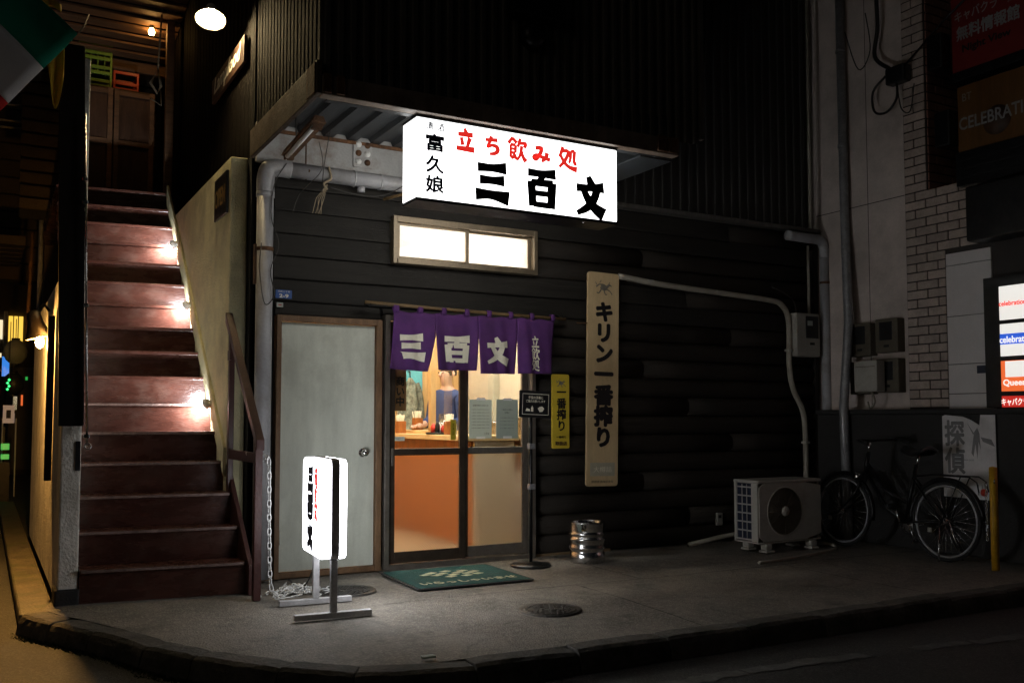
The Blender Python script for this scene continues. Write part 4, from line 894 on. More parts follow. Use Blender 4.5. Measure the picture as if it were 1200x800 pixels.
MB().box((.43, 6.725, -.12), (.578, 6.95, .10)).build('plinth', 'low_wall', lw, .012)
box('patch', 'black_plastic', (.535, 6.742, .86), (.565, 6.7495, 1.05), lw)
bd = thing('dark_board', 'tall black plank fixed to the end of the white stucco wall', 'board', (.5, 6.71, 1.15))
mb = MB(); mb.prism([(.428, 6.70, 1.15), (.578, 6.70, 1.15), (.528, 6.70, 3.66), (.372, 6.70, 3.66)], (0, .045, 0)); mb.build('plank', 'board_dark', bd, .004)
rd = thing('metal_rod', 'thin shiny metal rod clipped along the black plank', 'rod', (.585, 6.66, 1.0))
tube('rod', 'steel', [(.597, 6.67, 1.02), (.535, 6.67, 3.2)], .0075, rd, 10)
for f in (.03, .42, .73, .8): MB().box((.597-.062*f-.02, 6.66, 1.02+2.18*f-.012), (.597-.062*f+.014, 6.695, 1.02+2.18*f+.012)).build('clip', 'steel', rd, .003)
tube('end_ring', 'steel', [(.60+.02*math.cos(a*.6283), 6.66, 1.02+.02*math.sin(a*.6283)) for a in range(10)], .005, rd, 6, True)
box('side_board', 'black_plastic', (.40, 7.6, .75), (.447, 7.66, 1.95)) and None
tag(bpy.data.objects['side_board'], 'narrow black board on the alley face of the white wall', 'board')
# alley wall lamp
al = thing('wall_lamp', 'dark cone wall lamp glowing orange on the white alley wall', 'lamp', (.42, 8.2, 1.8))
tube('arm', 'black_metal', spline([(.447, 8.3, 2.05), (.40, 8.3, 2.10), (.36, 8.28, 2.06), (.35, 8.25, 2.0)]), .01, al, 8)
mb = MB(); mb.lathe([(.02, .12), (.05, .10), (.058, .02), (.1, -.1), (.095, -.1), (.05, .02), (.04, .09)], (0, 0, 0), 20); o = mb.build('lamp_shade', 'shade_enamel', al)
o.location = (.35, 8.25, 1.93); o.rotation_euler = (0, R(-14), 0)
attach(o, al)
MB().lathe([(.001, -.05), (.022, -.035), (.03, 0), (.02, .035), (.001, .04)], (.378, 8.25, 1.80), 14).build('bulb', 'bulb_wall', al)

# ================================================================== UPPER LANDING
cb = thing('storage_cabinet', 'brown wooden cabinet on the landing at the top of the stairs', 'cabinet', (1.17, 11.2, 3.5))
box('carcass', 'wood_brown', (.72, 11.02, 3.501), (1.6, 11.5, 4.84), cb, .005)
for x0 in (.74, 1.17):
    d = MB().box((x0, 10.995, 3.56), (x0+.415, 11.0195, 4.82)).build('door', 'wood_brown', cb, .003)
    for z in (3.57, 4.20, 4.755): box('rail', 'wood_ceiling', (x0+.05, 10.975, z), (x0+.365, 10.9945, z+.05), d)
    for xx in (x0, x0+.366): box('stile', 'wood_ceiling', (xx, 10.975, 3.56), (xx+.049, 10.9945, 4.82), d)
def crate(name, lab, m, x0, x1, y0, y1, z0, z1, bars):
    t = thing(name, lab, 'crate', ((x0+x1)/2, (y0+y1)/2, z0)); e = .022
    for x in (x0, x1-e):
        for y in (y0, y1-e): box('corner', m, (x, y, z0), (x+e, y+e, z1), t, .003)
    for f in bars:
        z = z0+(z1-z0)*f; h = .035 if f < .9 else .03; z = min(z, z1-h)
        mb = MB(); a = .003
        mb.box((x0+e, y0+a, z), (x1-e, y0+e-a, z+h)); mb.box((x0+e, y1-e+a, z), (x1-e, y1-a, z+h)); mb.box((x0+a, y0+e, z), (x0+e-a, y1-e, z+h)); mb.box((x1-e+a, y0+e, z), (x1-a, y1-e, z+h)); mb.build('rim', m, t, .002)
    return t
g_ = crate('green_crate', 'tall yellow green bottle crate standing on the cabinet', 'green_crate', .81, 1.15, 11.08, 11.4, 4.841, 5.34, (0, .12, .3, .42, .62, .74, .97))
for k in range(4): box('divider', 'green_crate', (.86+k*.07, 11.1, 5.0), (.872+k*.07, 11.38, 5.28), g_)
crate('red_crate', 'low red bottle crate next to the green crate', 'red_crate', 1.165, 1.43, 11.08, 11.4, 4.841, 5.06, (0, .3, .97))
HX, HY, HZ = 1.485, 7.48, 4.36
hl = thing('hanging_lamp', 'round enamel shade lamp glowing warm above the stairs', 'lamp', (HX, HY, HZ))
mb = MB(); mb.lathe([(.02, .12), (.035, .11), (.05, .05), (.118, -.02), (.121, -.028), (.114, -.025), (.046, .04), (.025, .09)], (0, 0, 0), 28); o = mb.build('lamp_shade', 'shade_inner', hl); o.location = (HX, HY, HZ); o.rotation_euler = (R(-20), R(6), 0); attach(o, hl)
mb = MB(); mb.lathe([(.001, -.045), (.032, -.032), (.042, 0), (.026, .05), (.001, .06)], (HX, HY+.012, HZ+.022), 16).build('bulb', 'bulb_warm', hl)
tube('arm', 'black_metal', spline([(HX, HY+.02, HZ+.1), (HX+.01, HY+.02, HZ+.3), (HX+.12, HY+.02, HZ+.42), (1.735, HY+.02, HZ+.40)]), .012, hl, 8)
bl = thing('bare_bulb', 'small bare warm bulb on a beam by the stair top', 'lamp', (1.45, 10.4, 5.3))
MB().lathe([(.001, -.04), (.026, -.028), (.034, 0), (.018, .04), (.001, .045)], (1.465, 10.45, 5.32), 14).build('bulb', 'bulb_small', bl)
tube('socket', 'black_plastic', [(1.465, 10.45, 5.36), (1.465, 10.45, 5.42)], .022, bl, 10); tube('bracket', 'rust', [(1.465, 10.45, 5.41), (1.6, 10.45, 5.42), (1.745, 10.45, 5.42)], .01, bl)
post = tag(box('stair_head_post', 'wood_ceiling', (1.60, 10.3, 3.5), (1.68, 10.38, 5.6), bev=.005), 'brown timber post at the top of the stairs', 'post')
stp = thing('hanging_strap', 'pale hanging strap with triangular handle beside the cabinet', 'strap', (1.53, 10.2, 4.4))
tube('cord', 'rope', [(1.53, 10.2, 5.5), (1.50, 10.2, 4.83)], .009, stp, 6); tube('handle', 'rope', [(1.50, 10.2, 4.83), (1.43, 10.2, 4.68), (1.5, 10.2, 4.58), (1.535, 10.2, 4.66)], .016, stp, 8, True); tube('tail', 'rope', [(1.43, 10.2, 4.52), (1.54, 10.2, 4.46), (1.53, 10.2, 4.62)], .008, stp, 6)
rf = thing('eave_roof', 'brown plank eave over the top of the stairs', 'roof', (1.1, 10.2, 5.7))
for k in range(11):
    y = 9.3+k*.17; box('ceiling_plank', 'wood_ceiling', (.3, y, 5.60-.035*k), (1.74, y+.163, 5.625-.035*k), rf, .003)
box('eave_beam', 'wood_ceiling', (.3, 11.2, 5.12), (1.74, 11.28, 5.24), rf, .004)
ss = thing('script_sign', 'narrow brown signboard with pale script lettering on the dark side wall', 'sign', (1.72, 7.9, 4.0))
box('board', 'wood_brown', (1.705, 7.3, 3.99), (1.734, 8.48, 4.2), ss, .004)
text('Lampfood', 'W', (1.705, 7.88, 4.09), .17, 'letter_white', ss, w=.98, bold=.03, shear=.3)
bf = thing('slat_fence', 'dark horizontal slat screen behind the cabinet', 'fence', (1.1, 12.0, 3.5))
for k in range(14): box('slat', 'far_wall', (.3, 12.0, 3.6+k*.15), (1.75, 12.03, 3.72+k*.15), bf)
box('backing', 'dark_void', (.3, 12.06, 3.5), (1.75, 12.1, 7), bf)

# ================================================================== ALLEY AT THE FAR LEFT
fb = thing('far_building', 'dark building at the end of the alley with a few lit shop signs', 'building', (0, 25, 0))
box('wall', 'far_wall', (-5, 25, -.12), (6, 26, 12), fb)
box('lit_window', 'shop_yellow', (.48, 24.93, 3.0), (.78, 24.999, 3.6), fb); box('lit_window', 'shop_white', (.2, 24.93, 3.05), (.36, 24.999, 3.5), fb)
for x_ in (.57, .67): box('mullion', 'black_metal', (x_, 24.90, 3.0), (x_+.02, 24.9295, 3.6), fb)
for x_, z_, w_, h_, m_ in ((.30, 2.62, .05, .1, 'shop_white'), (.52, 2.5, .04, .12, 'shop_yellow'), (.24, 2.3, .09, .05, 'board_orange'), (.72, 2.75, .06, .06, 'shop_yellow'), (.47, 2.2, .03, .3, 'shop_white'), (.86, 2.1, .05, .08, 'shop_green'), (.56, 1.1, .1, .22, 'shop_pink'), (.78, 1.5, .04, .25, 'board_orange')):
    box('lit_sign', m_, (x_, 24.92, z_), (x_+w_, 24.928, z_+h_), fb)
box('lit_sign', 'board_red', (.22, 24.93, 1.75), (.34, 24.999, 1.95), fb); box('lit_sign', 'shop_white', (.62, 24.93, 1.4), (.7, 24.999, 2.0), fb)
box('pillar', 'plaster', (.38, 24.85, 2.6), (.46, 24.999, 3.7), fb)
box('shutter', 'meter_brown', (-.2, 24.93, 0), (1.3, 24.999, 2.4), fb)
ov = thing('covered_walkway', 'dark upper walkway with metal railing crossing over the alley', 'walkway', (.2, 14, 4.3))
for k in range(6): box('deck_beam', 'far_wall', (-2, 14+k*.5, 3.5+k*.02), (.44, 14.3+k*.5, 3.62+k*.02), ov)
for z, r_ in ((5.36, .016), (5.14, .016), (5.05, .016)): tube('rail', 'galvanised', [(-2, 14, z), (1.5, 14, z+.02)], r_, ov, 8)
for x in (-.6, .52): tube('post', 'galvanised', [(x, 14, 4.3), (x, 14, 6)], .03, ov, 8)
box('back_wall', 'dark_void', (-4, 17.2, 3.4), (2, 17.4, 9), ov)
for k in range(18): box('cladding_board', 'far_wall', (-4, 17.15, 3.45+k*.28), (2, 17.19, 3.70+k*.28), ov)
dpst = thing('alley_post', 'dark timber post with thin pipes beside the alley wall', 'post', (.6, 14, 0))
box('post', 'far_wall', (.62, 13.0, -.12), (.80, 13.2, 4), dpst); tube('pipe', 'galvanised', [(.56, 12.6, -.12), (.56, 12.6, 3.6)], .03, dpst, 8); tube('copper_pipe', 'rust', [(.43, 12.4, 2.2), (.46, 12.4, 3.4)], .02, dpst, 8)
for nm, lab, m_, x, z, r_ in (('paper_lantern', 'grey round lantern hanging in the alley, upper of two', 'lantern_grey', .41, 2.2, .165), ('paper_lantern', 'dark round lantern hanging in the alley, lower of two', 'lantern_dark', .395, 1.72, .15)):
    t = thing(nm, lab, 'lantern', (x, 16, z), 'lanterns hanging in the alley')
    MB().lathe([(.05, -r_*1.15)]+[(r_*math.cos(a)*(1+.02*((i % 2)*2-1)), r_*1.15*math.sin(a)) for i, a in enumerate([R(-70+10*i) for i in range(15)])]+[(.05, r_*1.15)], (x, 16, z), 20).build('shade', m_, t)
    for s in (-1, 1): MB().lathe([(.055, -.02), (.06, .02), (.001, .02)], (x, 16, z+s*r_*1.13), 14).build('cap', 'black_plastic', t)
    tube('cord', 'cord', [(x, 16, z+r_*1.15), (x, 16, z+.5)], .006, t, 5)
gs = thing('green_signbox', 'green glowing floor sign on the alley ground', 'sign', (.32, 17, -.12))
[box('lit_panel', 'shop_green', (x_, 17, z_), (x_+.12, 17.08, z_+h_), gs, .01) for x_, z_, h_ in ((.12, .5, .12), (.12, .65, .12), (.12, .8, .2), (.27, .55, .08), (.27, .7, .1))]; box('stand', 'black_metal', (.15, 17.02, -.12), (.4, 17.06, .5), gs)
es = thing('menu_easel', 'white poster on a small easel in the alley', 'sign', (.42, 18, -.12)); box('poster', 'shop_pink', (.30, 18, 1.12), (.47, 18.02, 1.42), es); box('poster_print', 'letter_navy', (.35, 17.995, 1.2), (.42, 17.999, 1.34), es)  # poster given a faint glow of its own, though it is no lamp
for x in (.3, .5): tube('leg', 'white_plastic', [(x, 18.03, 1.2), (x, 18.05, -.12)], .012, es, 6)
bs = thing('blue_sign', 'small blue lit sign in the alley', 'sign', (.32, 19, 1.9)); box('lit_panel', 'shop_blue', (.28, 19, 1.95), (.40, 19.05, 2.3), bs); box('pole', 'black_metal', (.33, 19.06, -.12), (.36, 19.09, 2.3), bs)
gl = thing('led_sign', 'cluster of green LED dots hanging in the alley', 'sign', (.4, 15.4, 1.6))
for i in range(4): MB().lathe([(.001, -.02), (.02, 0), (.001, .02)], (.305+.02*(i % 2), 15.4, 1.62+.045*i), 8).build('led', 'led_green', gl)
tube('cord', 'cord', [(.325, 15.41, 1.6), (.325, 15.41, 2.6)], .006, gl, 5)
fg = thing('tricolour_flag', 'green white red cloth flag hanging at an angle at the top left', 'flag', (.2, 6.0, 3))
mb = MB(); A = Vector((.43, 6.0, 3.47)); ed = Vector((-.175, -.02, -.24))
NU, NV = 10, 24
def ff(u, v):
    p = A+ed*(3*v)+Vector((-.46, .03, .42))*(u*1.6); return p+Vector((0, .03*math.sin(u*5+v*4)+.015*math.sin(v*11+u*3), .008*math.sin(u*9)))
for i, (a, b) in enumerate(((0, 1/3), (1/3, 2/3), (2/3, 1))):
    mb.cur = i; mb.grid(lambda u, v: ff(u, a+(b-a)*v), 16, 8)
mb.build('cloth', ['flag_green', 'flag_white', 'flag_red'], fg, solid=.0015)
tube('cord', 'rope', [(.43, 6.0, 3.47), (.47, 6.1, 3.56), (.53, 6.5, 3.8)], .004, fg, 5)
yf = thing('yellow_banner', 'crumpled yellow cloth banner behind the tricolour flag', 'banner', (.33, 6.6, 3.1))
mb = MB(); mb.grid(lambda u, v: (.245+.15*u+.05*v*(1-u), 6.55+.02*math.sin(u*9+v*3), 3.60-.13*v-(.30*v)*(1-(2*u-1.15)**2)), 14, 14); mb.build('cloth', 'yellow_cloth', yf, solid=.0015)
tube('line', 'rope', [(.0, 6.56, 3.80), (.4, 6.56, 3.66)], .004, yf, 5)
mb = MB(); mb.grid(lambda u, v: (.17+.2*u, 6.56+.015*math.sin(u*12), 3.86-.05*v-.02*math.sin(u*7)), 12, 4); mb.build('bunting', 'yellow_cloth', yf, solid=.0015)

# ================================================================== THINGS ON THE SIDEWALK
ls = thing('standing_lightbox', 'white glowing standing light box sign on grey metal feet by the door', 'sign', (1.9, 5.8, 0))
ROT = Matrix.Translation((1.9, 5.78, 0)) @ Matrix.Rotation(R(-5), 4, 'Z') @ Matrix.Translation((-1.9, -5.78, 0))
def lsb(name, m, fn, bev=0):
    mb = MB(); fn(mb); mb.v = [tuple(ROT @ Vector(p)) for p in mb.v]; return mb.build(name, m, ls, bev)
LY0, LY1, LZ0, LZ1, LX = 5.49, 6.05, .345, .955, 1.90
def rp(y0, y1, z0, z1, x, r_=.045): return [(x, (y0+y1)/2+u, (z0+z1)/2+v) for u, v in rbox_poly(y1-y0, z1-z0, r_)]
lsb('frame', 'stand_grey', lambda b: b.prism(rp(LY0, LY1, LZ0, LZ1, LX-.025), (.05, 0, 0)), .003)
lsb('lit_face', 'stand_lit', lambda b: b.prism(rp(LY0+.005, LY1-.005, LZ0+.005, LZ1-.005, LX-.0255), (-.06, 0, 0)), .012)
lsb('lit_face', 'stand_lit_far', lambda b: b.prism(rp(LY0+.005, LY1-.005, LZ0+.005, LZ1-.005, LX+.0255), (.045, 0, 0)), .012)
for y in (5.53, 6.01):
    lsb('post', 'stand_grey', lambda b: b.box((LX-.02, y-.02, .036), (LX+.02, y+.02, LZ0-.0005)), .002)
    lsb('foot', 'stand_grey', lambda b: b.box((LX-.235, y-.022, .0), (LX+.235, y+.022, .035)), .003)
XF = LX-.0858
for ch, z in (('三', .818), ('百', .642), ('文', .468)):
    o = brush(ch, 'W', (XF, 5.80, z), .165, .135, 'letter_navy', ls, 2.0, lift=.002); o.data.transform(ROT)
for i, ch in enumerate('立ち飲み処'):
    o = brush(ch, 'W', (XF, 5.645, .865-.064*i), .085, .056, 'letter_red_lit', ls, 2.1, lift=.002); o.data.transform(ROT)
tube('power_cord', 'cord', spline([(1.93, 5.92, .36), (1.95, 6.15, .2), (1.98, 6.5, .02), (2.0, 6.9, .015)]), .006, ls, 6)
# plastic chain
ch_ = thing('plastic_chain', 'white plastic chain hooked to the stair rail and heaped on the ground', 'chain', (1.68, 6.3, 0))
def link_pts(c, t, side, L=.03, W=.013):
    t = Vector(t).normalized(); s = Vector(side); s = (s-t*s.dot(t)).normalized(); c = Vector(c); out = []
    for k in range(10):
        a = 2*math.pi*k/10; out.append(c+t*math.cos(a)*L*(1 if abs(math.cos(a)) < .9 else 1)+s*math.sin(a)*W)
    return out
path = spline([(1.60, 6.55, .955), (1.64, 6.42, .91), (1.655, 6.30, .93), (1.67, 6.26, .90), (1.675, 6.25, .5), (1.685, 6.24, .14), (1.71, 6.22, .05), (1.78, 6.2, .02), (1.9, 6.25, .02)], 14)
acc2 = [0]
for a, b in zip(path, path[1:]): acc2.append(acc2[-1]+(b-a).length)
mb = MB(); s_ = .01; i = 0
while s_ < acc2[-1]-.02:
    k = max(j for j in range(len(acc2)) if acc2[j] <= s_); f = (s_-acc2[k])/(acc2[k+1]-acc2[k]); p = path[k].lerp(path[k+1], f); t = path[k+1]-path[k]
    mb.tube(link_pts(p, t, (1, .3, .1) if i % 2 else (.3, -1, .2)), .0042, 5, True); s_ += .046; i += 1
mb.build('hanging_links', 'white_plastic', ch_)
mb = MB()
for i in range(95):
    a = random.uniform(0, 6.28); r_ = abs(random.gauss(0, .10)); c = (1.93+r_*math.cos(a)*1.25, 6.42+r_*math.sin(a)*.9, .012+max(0, .045-r_*.3)*random.random())
    mb.tube(link_pts(c, (random.uniform(-1, 1), random.uniform(-1, 1), random.uniform(-.25, .25)), (random.uniform(-1, 1), random.uniform(-1, 1), .4)), .0042, 5, True)
tag(mb.build('heaped_links', 'white_plastic', ch_), kind='stuff')
tube('hook', 'white_plastic', [(1.61, 6.30, .95), (1.65, 6.28, .96), (1.665, 6.27, .93), (1.65, 6.265, .90)], .006, ch_, 6)
# door mat
dm = thing('door_mat', 'dark green welcome mat with pale print before the sliding doors', 'mat', (3.15, 6.5, 0))
MR = R(-2); frm = frame('T', (3.15, 6.47, 0), MR)
mb = MB(); mb.prism([frm(u, v, .004) for u, v in rbox_poly(.93, .82, .02)], (0, 0, .009)); mb.build('rubber_edge', 'rubber', dm, .003)
mb = MB(); mb.prism([frm(u, v, .0132) for u, v in rbox_poly(.885, .775, .015)], (0, 0, .004)); mb.build('pile', 'mat_green', dm, .002)
text('いらっしゃいませ', 'T', frm(.0, -.265, .0185), .09, 'mat_print', dm, w=.76, bold=.045, rot=MR, lift=.002)
for i, (u, v) in enumerate(((-.13, .16), (0, .19), (.13, .16), (-.065, .10), (.065, .10), (-.13, .05), (.0, .03), (.13, .05), (-.05, -.04), (.08, -.04), (.2, .1), (-.2, .1), (.19, .0))):
    mb = MB(); mb.prism([frm(u+a, v+b, .0175) for a, b in ((-.05, 0), (-.012, -.036), (.05, -.006), (.014, .034))], (0, 0, .002)); mb.build('emblem_patch', 'mat_print', dm)
def manhole(x, y, r_, lab):
    t = thing('manhole_cover', lab, 'manhole', (x, y, 0), 'round iron covers in the sidewalk')
    MB().lathe([(r_, .002), (r_+.025, .006), (r_+.03, -.01)], (x, y, 0), 40).build('ring', 'iron', t)
    MB().lathe([(.001, .004), (r_-.012, .004), (r_-.006, .0), (r_, .001)], (x, y, 0), 40).build('plate', 'iron', t)
    mb = MB()
    for k, rr in enumerate((.25, .45, .65, .85)):
        m_ = 6+k*6
        for q in range(m_):
            a0, a1 = 2*math.pi*(q+.12)/m_, 2*math.pi*(q+.88)/m_; ri, ro = r_*(rr-.06), r_*(rr+.05)
            mb.prism([(x+ro*math.cos(a0), y+ro*math.sin(a0), .0035), (x+ro*math.cos(a1), y+ro*math.sin(a1), .0035), (x+ri*math.cos(a1), y+ri*math.sin(a1), .0035), (x+ri*math.cos(a0), y+ri*math.sin(a0), .0035)][::-1], (0, 0, .005))
    tag(mb.build('tread_pattern', 'iron', t), kind='stuff')
manhole(2.24, 6.34, .185, 'round iron manhole cover behind the standing light box')
manhole(3.14, 5.09, .175, 'round iron manhole cover out on the sidewalk near the kerb')
# keg
kg = thing('beer_keg', 'dented stainless steel beer keg standing against the siding', 'keg', (4.46, 6.6, 0)); kc = (4.455, 6.62, .001)
MB().lathe([(.001, .0), (.142, .0), (.148, .008), (.146, .09), (.138, .10), (.138, .115), (.147, .125), (.152, .14), (.147, .155), (.144, .17), (.144, .2), (.150, .212), (.152, .222), (.146, .235), (.138, .242), (.138, .25), (.146, .258), (.148, .275), (.142, .285), (.139, .30), (.08, .318), (.001, .322)], kc, 40).build('barrel', 'keg_steel', kg)
mb = MB(); k = 40
prof = [(.140, .286), (.143, .365), (.146, .375), (.143, .382), (.136, .375), (.134, .295)]
for q in range(k):
    if q % 10 in (4, 5): continue
    a0, a1 = 2*math.pi*q/k, 2*math.pi*(q+1)/k
    vs_ = [(kc[0]+r_*math.cos(a), kc[1]+r_*math.sin(a), kc[2]+z) for a in (a0, a1) for r_, z in prof]; m_ = len(prof)
    mb.add(vs_, [(j, j+1, m_+j+1, m_+j) for j in range(m_-1)], True)
mb.build('rim', 'keg_steel', kg)
MB().lathe([(.143, .365), (.146, .375), (.143, .382), (.136, .375), (.143, .365)], kc, 40).build('rim_bead', 'keg_steel', kg)
MB().lathe([(.03, .31), (.03, .345), (.02, .35), (.001, .35)], kc, 16).build('valve', 'black_plastic', kg)
for o in list(kg.children):
    o.data.transform(Matrix.Diagonal((1, 1, .88, 1)))
# sanitiser sign stand
ss_ = thing('notice_stand', 'black metal floor stand holding a small black hygiene notice', 'stand', (3.93, 6.66, 0)); bx, by = 3.93, 6.66
MB().lathe([(.001, .034), (.03, .032), (.12, .022), (.165, .012), (.17, 0), (.001, 0)], (bx, by, .002), 32).build('base', 'black_metal', ss_)
tube('pole', 'black_metal', [(bx, by, .03), (bx, by, 1.42)], .014, ss_, 12)
for z in (.62, .95): box('pole_clamp', 'galvanised', (bx-.025, by-.025, z), (bx+.03, by+.02, z+.045), ss_, .004)
slab('board', 'black_plastic', 'S', (3.955, by-.02, 1.315), .30, .22, .015, .006, ss_, .002, rot=R(-2))
fb_ = frame('S', (3.955, by-.0355, 1.315), R(-2))
mb = MB(); W_, H_ = .126, .086
for a, b, c, d in ((-W_, H_-.004, W_, H_), (-W_, -H_, W_, -H_+.004), (-W_, -H_+.004, -W_+.004, H_-.004), (W_-.004, -H_+.004, W_, H_-.004)):
    mb.add([fb_(a, b, .001), fb_(c, b, .001), fb_(c, d, .001), fb_(a, d, .001)], [(0, 1, 2, 3)])
mb.build('border', 'letter_white', ss_)
text('手指の消毒に', 'S', fb_(0, .055), .023, 'letter_white', ss_, w=.14, bold=.02, lift=.001, rot=R(-2)); text('ご協力お願いします', 'S', fb_(0, .025), .021, 'letter_white', ss_, w=.18, bold=.02, lift=.001, rot=R(-2))
for u0, shapes in ((-.055, ([(-.04, -.02), (.005, -.02), (.0, -.003), (-.03, .004)], [(.012, -.022), (.034, -.022), (.034, .012), (.026, .016), (.026, .026), (.02, .026), (.02, .016), (.012, .012)])), (.05, ([(-.03, .005), (-.01, -.024), (.018, -.02), (.034, .006), (.014, .022), (-.012, .018)],))):
    mb = MB()
    for sh in shapes: mb.add([fb_(u0+a, -.038+b, .0012) for a, b in sh], [tuple(range(len(sh)))])
    mb.build('pictogram', 'letter_white', ss_)
# air conditioner
ac = thing('air_conditioner', 'beige outdoor air conditioner unit standing against the siding', 'air conditioner', (6.44, 6.42, 0)); a0, a1, b0, b1, c0, c1 = 6.06, 6.83, 6.27, 6.58, .095, .635
mb = MB(); mb.box((a0+.02, b0+.02, c0+.005), (a1-.02, b1-.005, c1-.02)); mb.build('core', 'meter_brown', ac)
mb = MB(); fx, fz, fr_ = 6.375, .36, .215; n_ = 32           # front panel with a round hole
out = []; inn = []
for k in range(n_):
    a = 2*math.pi*k/n_; inn.append((fx+fr_*math.cos(a), b0, fz+fr_*math.sin(a)))
    t_ = 1/max(abs(math.cos(a))/.33, abs(math.sin(a))/.262); X = fx+math.cos(a)*t_; Z = fz+math.sin(a)*t_
    out.append((max(a0, min(a1, X if X < fx+.32 else a1)), b0, max(c0, min(c1-.021, Z))))
mb.add(inn+out, [(k, (k+1) % n_, n_+(k+1) % n_, n_+k) for k in range(n_)]); mb.build('front_panel', 'casing', ac, solid=.01)
mb = MB(); mb.box((a0+.45, b0-.003, c0), (a1, b0-.001, c1-.021)) if False else None
box('lid', 'casing', (a0-.008, b0-.012, c1-.02), (a1+.008, b1+.005, c1+.008), ac, .008)
box('back_panel', 'casing', (a1-.008, b0+.012, c0), (a1, b1, c1-.021), ac); box('base_pan', 'casing', (a0-.004, b0-.004, c0-.015), (a1+.004, b1, c0-.001), ac, .004)
box('corner_post', 'casing', (a0-.002, b0+.012, c0), (a0+.012, b0+.09, c1-.021), ac); box('corner_post', 'casing', (a0-.002, b1-.03, c0), (a0+.012, b1, c1-.021), ac)
for k in range(7): box('side_bar', 'casing', (a0-.003, b0+.09, c0+.01+k*.078), (a0+.006, b1-.03, c0+.022+k*.078), ac)
for y in (b0+.15, b0+.21): box('side_stay', 'casing', (a0+.001, y, c0+.01), (a0+.008, y+.006, c1-.03), ac)
box('heat_exchanger', 'fin_blue', (a0+.012, b0+.09, c0+.005), (a0+.0185, b1-.03, c1-.025), ac)
gr = MB()
for k in range(1, 14): gr.tube([(fx+fr_*k/13.5*math.cos(2*math.pi*q/28), b0-.012, fz+fr_*k/13.5*math.sin(2*math.pi*q/28)) for q in range(28)], .0018, 4, True)
for q in range(12):
    a = 2*math.pi*q/12; gr.tube([(fx+.04*math.cos(a), b0-.012, fz+.04*math.sin(a)), (fx+fr_*math.cos(a), b0-.010, fz+fr_*math.sin(a))], .0022, 4)
gr.build('fan_grille', 'meter_brown', ac)
tube('grille_ring', 'casing', [(fx+(fr_+.003)*math.cos(2*math.pi*q/32), b0-.006, fz+(fr_+.003)*math.sin(2*math.pi*q/32)) for q in range(32)], .008, ac, 8, True)
MB().lathe([(.001, -.026), (.04, -.022), (.045, -.01), (.045, 0)], (fx, b0-.002, fz), 20, 'y').build('hub_badge', 'casing', ac)
for q in range(3):
    a = 2*math.pi*q/3; MB().grid(lambda u, v: (fx+(.04+.16*u)*math.cos(a+v*1.1), b0+.03-.02*v, fz+(.04+.16*u)*math.sin(a+v*1.1)), 4, 6).build('fan_blade', 'meter_brown', ac)
for x in (a0+.07, a1-.14):
    for y in (b0-.02, b1-.1): MB().prism([(x-.008, y-.012, 0), (x+.085, y-.012, 0), (x+.085, y+.09, 0), (x-.008, y+.09, 0)], (0, 0, .02)).build('foot', 'casing', ac, .004) and MB().box((x, y, .0201), (x+.075, y+.08, .079)).build('foot_block', 'casing', ac, .012)
tag(tube('drain_hose', 'pvc_cream', spline([(6.7, 6.45, .05), (6.95, 6.42, .03), (6.98, 6.25, .016), (6.75, 6.05, .016), (6.3, 5.92, .016), (5.9, 5.83, .016), (5.6, 5.8, .016)]), .014, None, 8), 'pale drain hose curling from the air conditioner over the ground', 'hose')
tag(MB().box((1.95, 4.36, .001), (2.02, 4.40, .012)).build('litter_scrap', 'paper', None, .002), 'scrap of white litter on the kerb below the standing light box', 'litter')
# ================================================================== RIGHT-HAND BUILDING
rb = thing('corner_building', 'grey rendered neighbouring building with brick pier and pale tile panels', 'building', (8.5, 6, 0)); XW = 7.76
mb = MB(); mb.box((XW, 5.985, 0), (11, 7.3, 9)); mb.build('render_wall', 'concrete_wall', rb)
box('core', 'mortar', (XW, 3.2, 0), (11, 5.984, 3.36), rb); box('upper_core', 'mortar', (XW, 5.735, 3.361), (11, 5.984, 9), rb)
for y in (6.42, 6.75): box('render_joint', 'mortar', (XW-.002, y, 1.3), (XW-.0005, y+.006, 9), rb)
box('render_joint', 'mortar', (XW-.0025, 5.99, 3.36), (XW-.0006, 7.1, 3.368), rb)
bk = {}
def brick(face, y0, y1, z, x0=None):
    w = y1-y0; key = (face, round(w, 3))
    if key not in bk:
        m_ = MB().box((-.012, -w/2, -.037), (0, w/2, .037)) if face == 'W' else MB().box((-w/2, -.012, -.037), (w/2, 0, .037))
        o = m_.build('brick', 'brick' if face == 'W' else 'brick_red', rb, .003); bk[key] = o
    else: o = copy_obj(bk[key], rb)
    o.matrix_parent_inverse = Matrix.Translation((-8.5, -6, 0)); o.location = (XW-random.uniform(0, .003), (y0+y1)/2, z) if face == 'W' else ((y0+y1)/2, 5.735-random.uniform(0, .003), z)
P_ = .086; G = .006
def course(z, ya, yb, off, face='W'):
    L = .23; y = yb-(L/2 if off else L)
    edges = [yb]; 
    while y > ya+.04: edges.append(y); y -= L
    edges.append(ya)
    for h_, l_ in zip(edges, edges[1:]): brick(face, round(l_+G, 3), round(h_-G, 3), z)
for r_ in range(50):
    z = 1.30+P_*(r_+.5)
    if z > 5.45: break
    if z < 2.74: course(z, 5.555, 5.98, r_ % 2)
    elif z < 3.35: course(z, 5.21, 5.98, r_ % 2)
    else:
        course(z, 5.735, 5.98, r_ % 2); course(z, XW+.005, XW+.47, r_ % 2, 'S')
for k in range(5): brick('W', 5.215+k*.066, 5.215+k*.066+.06, 2.70) if False else None
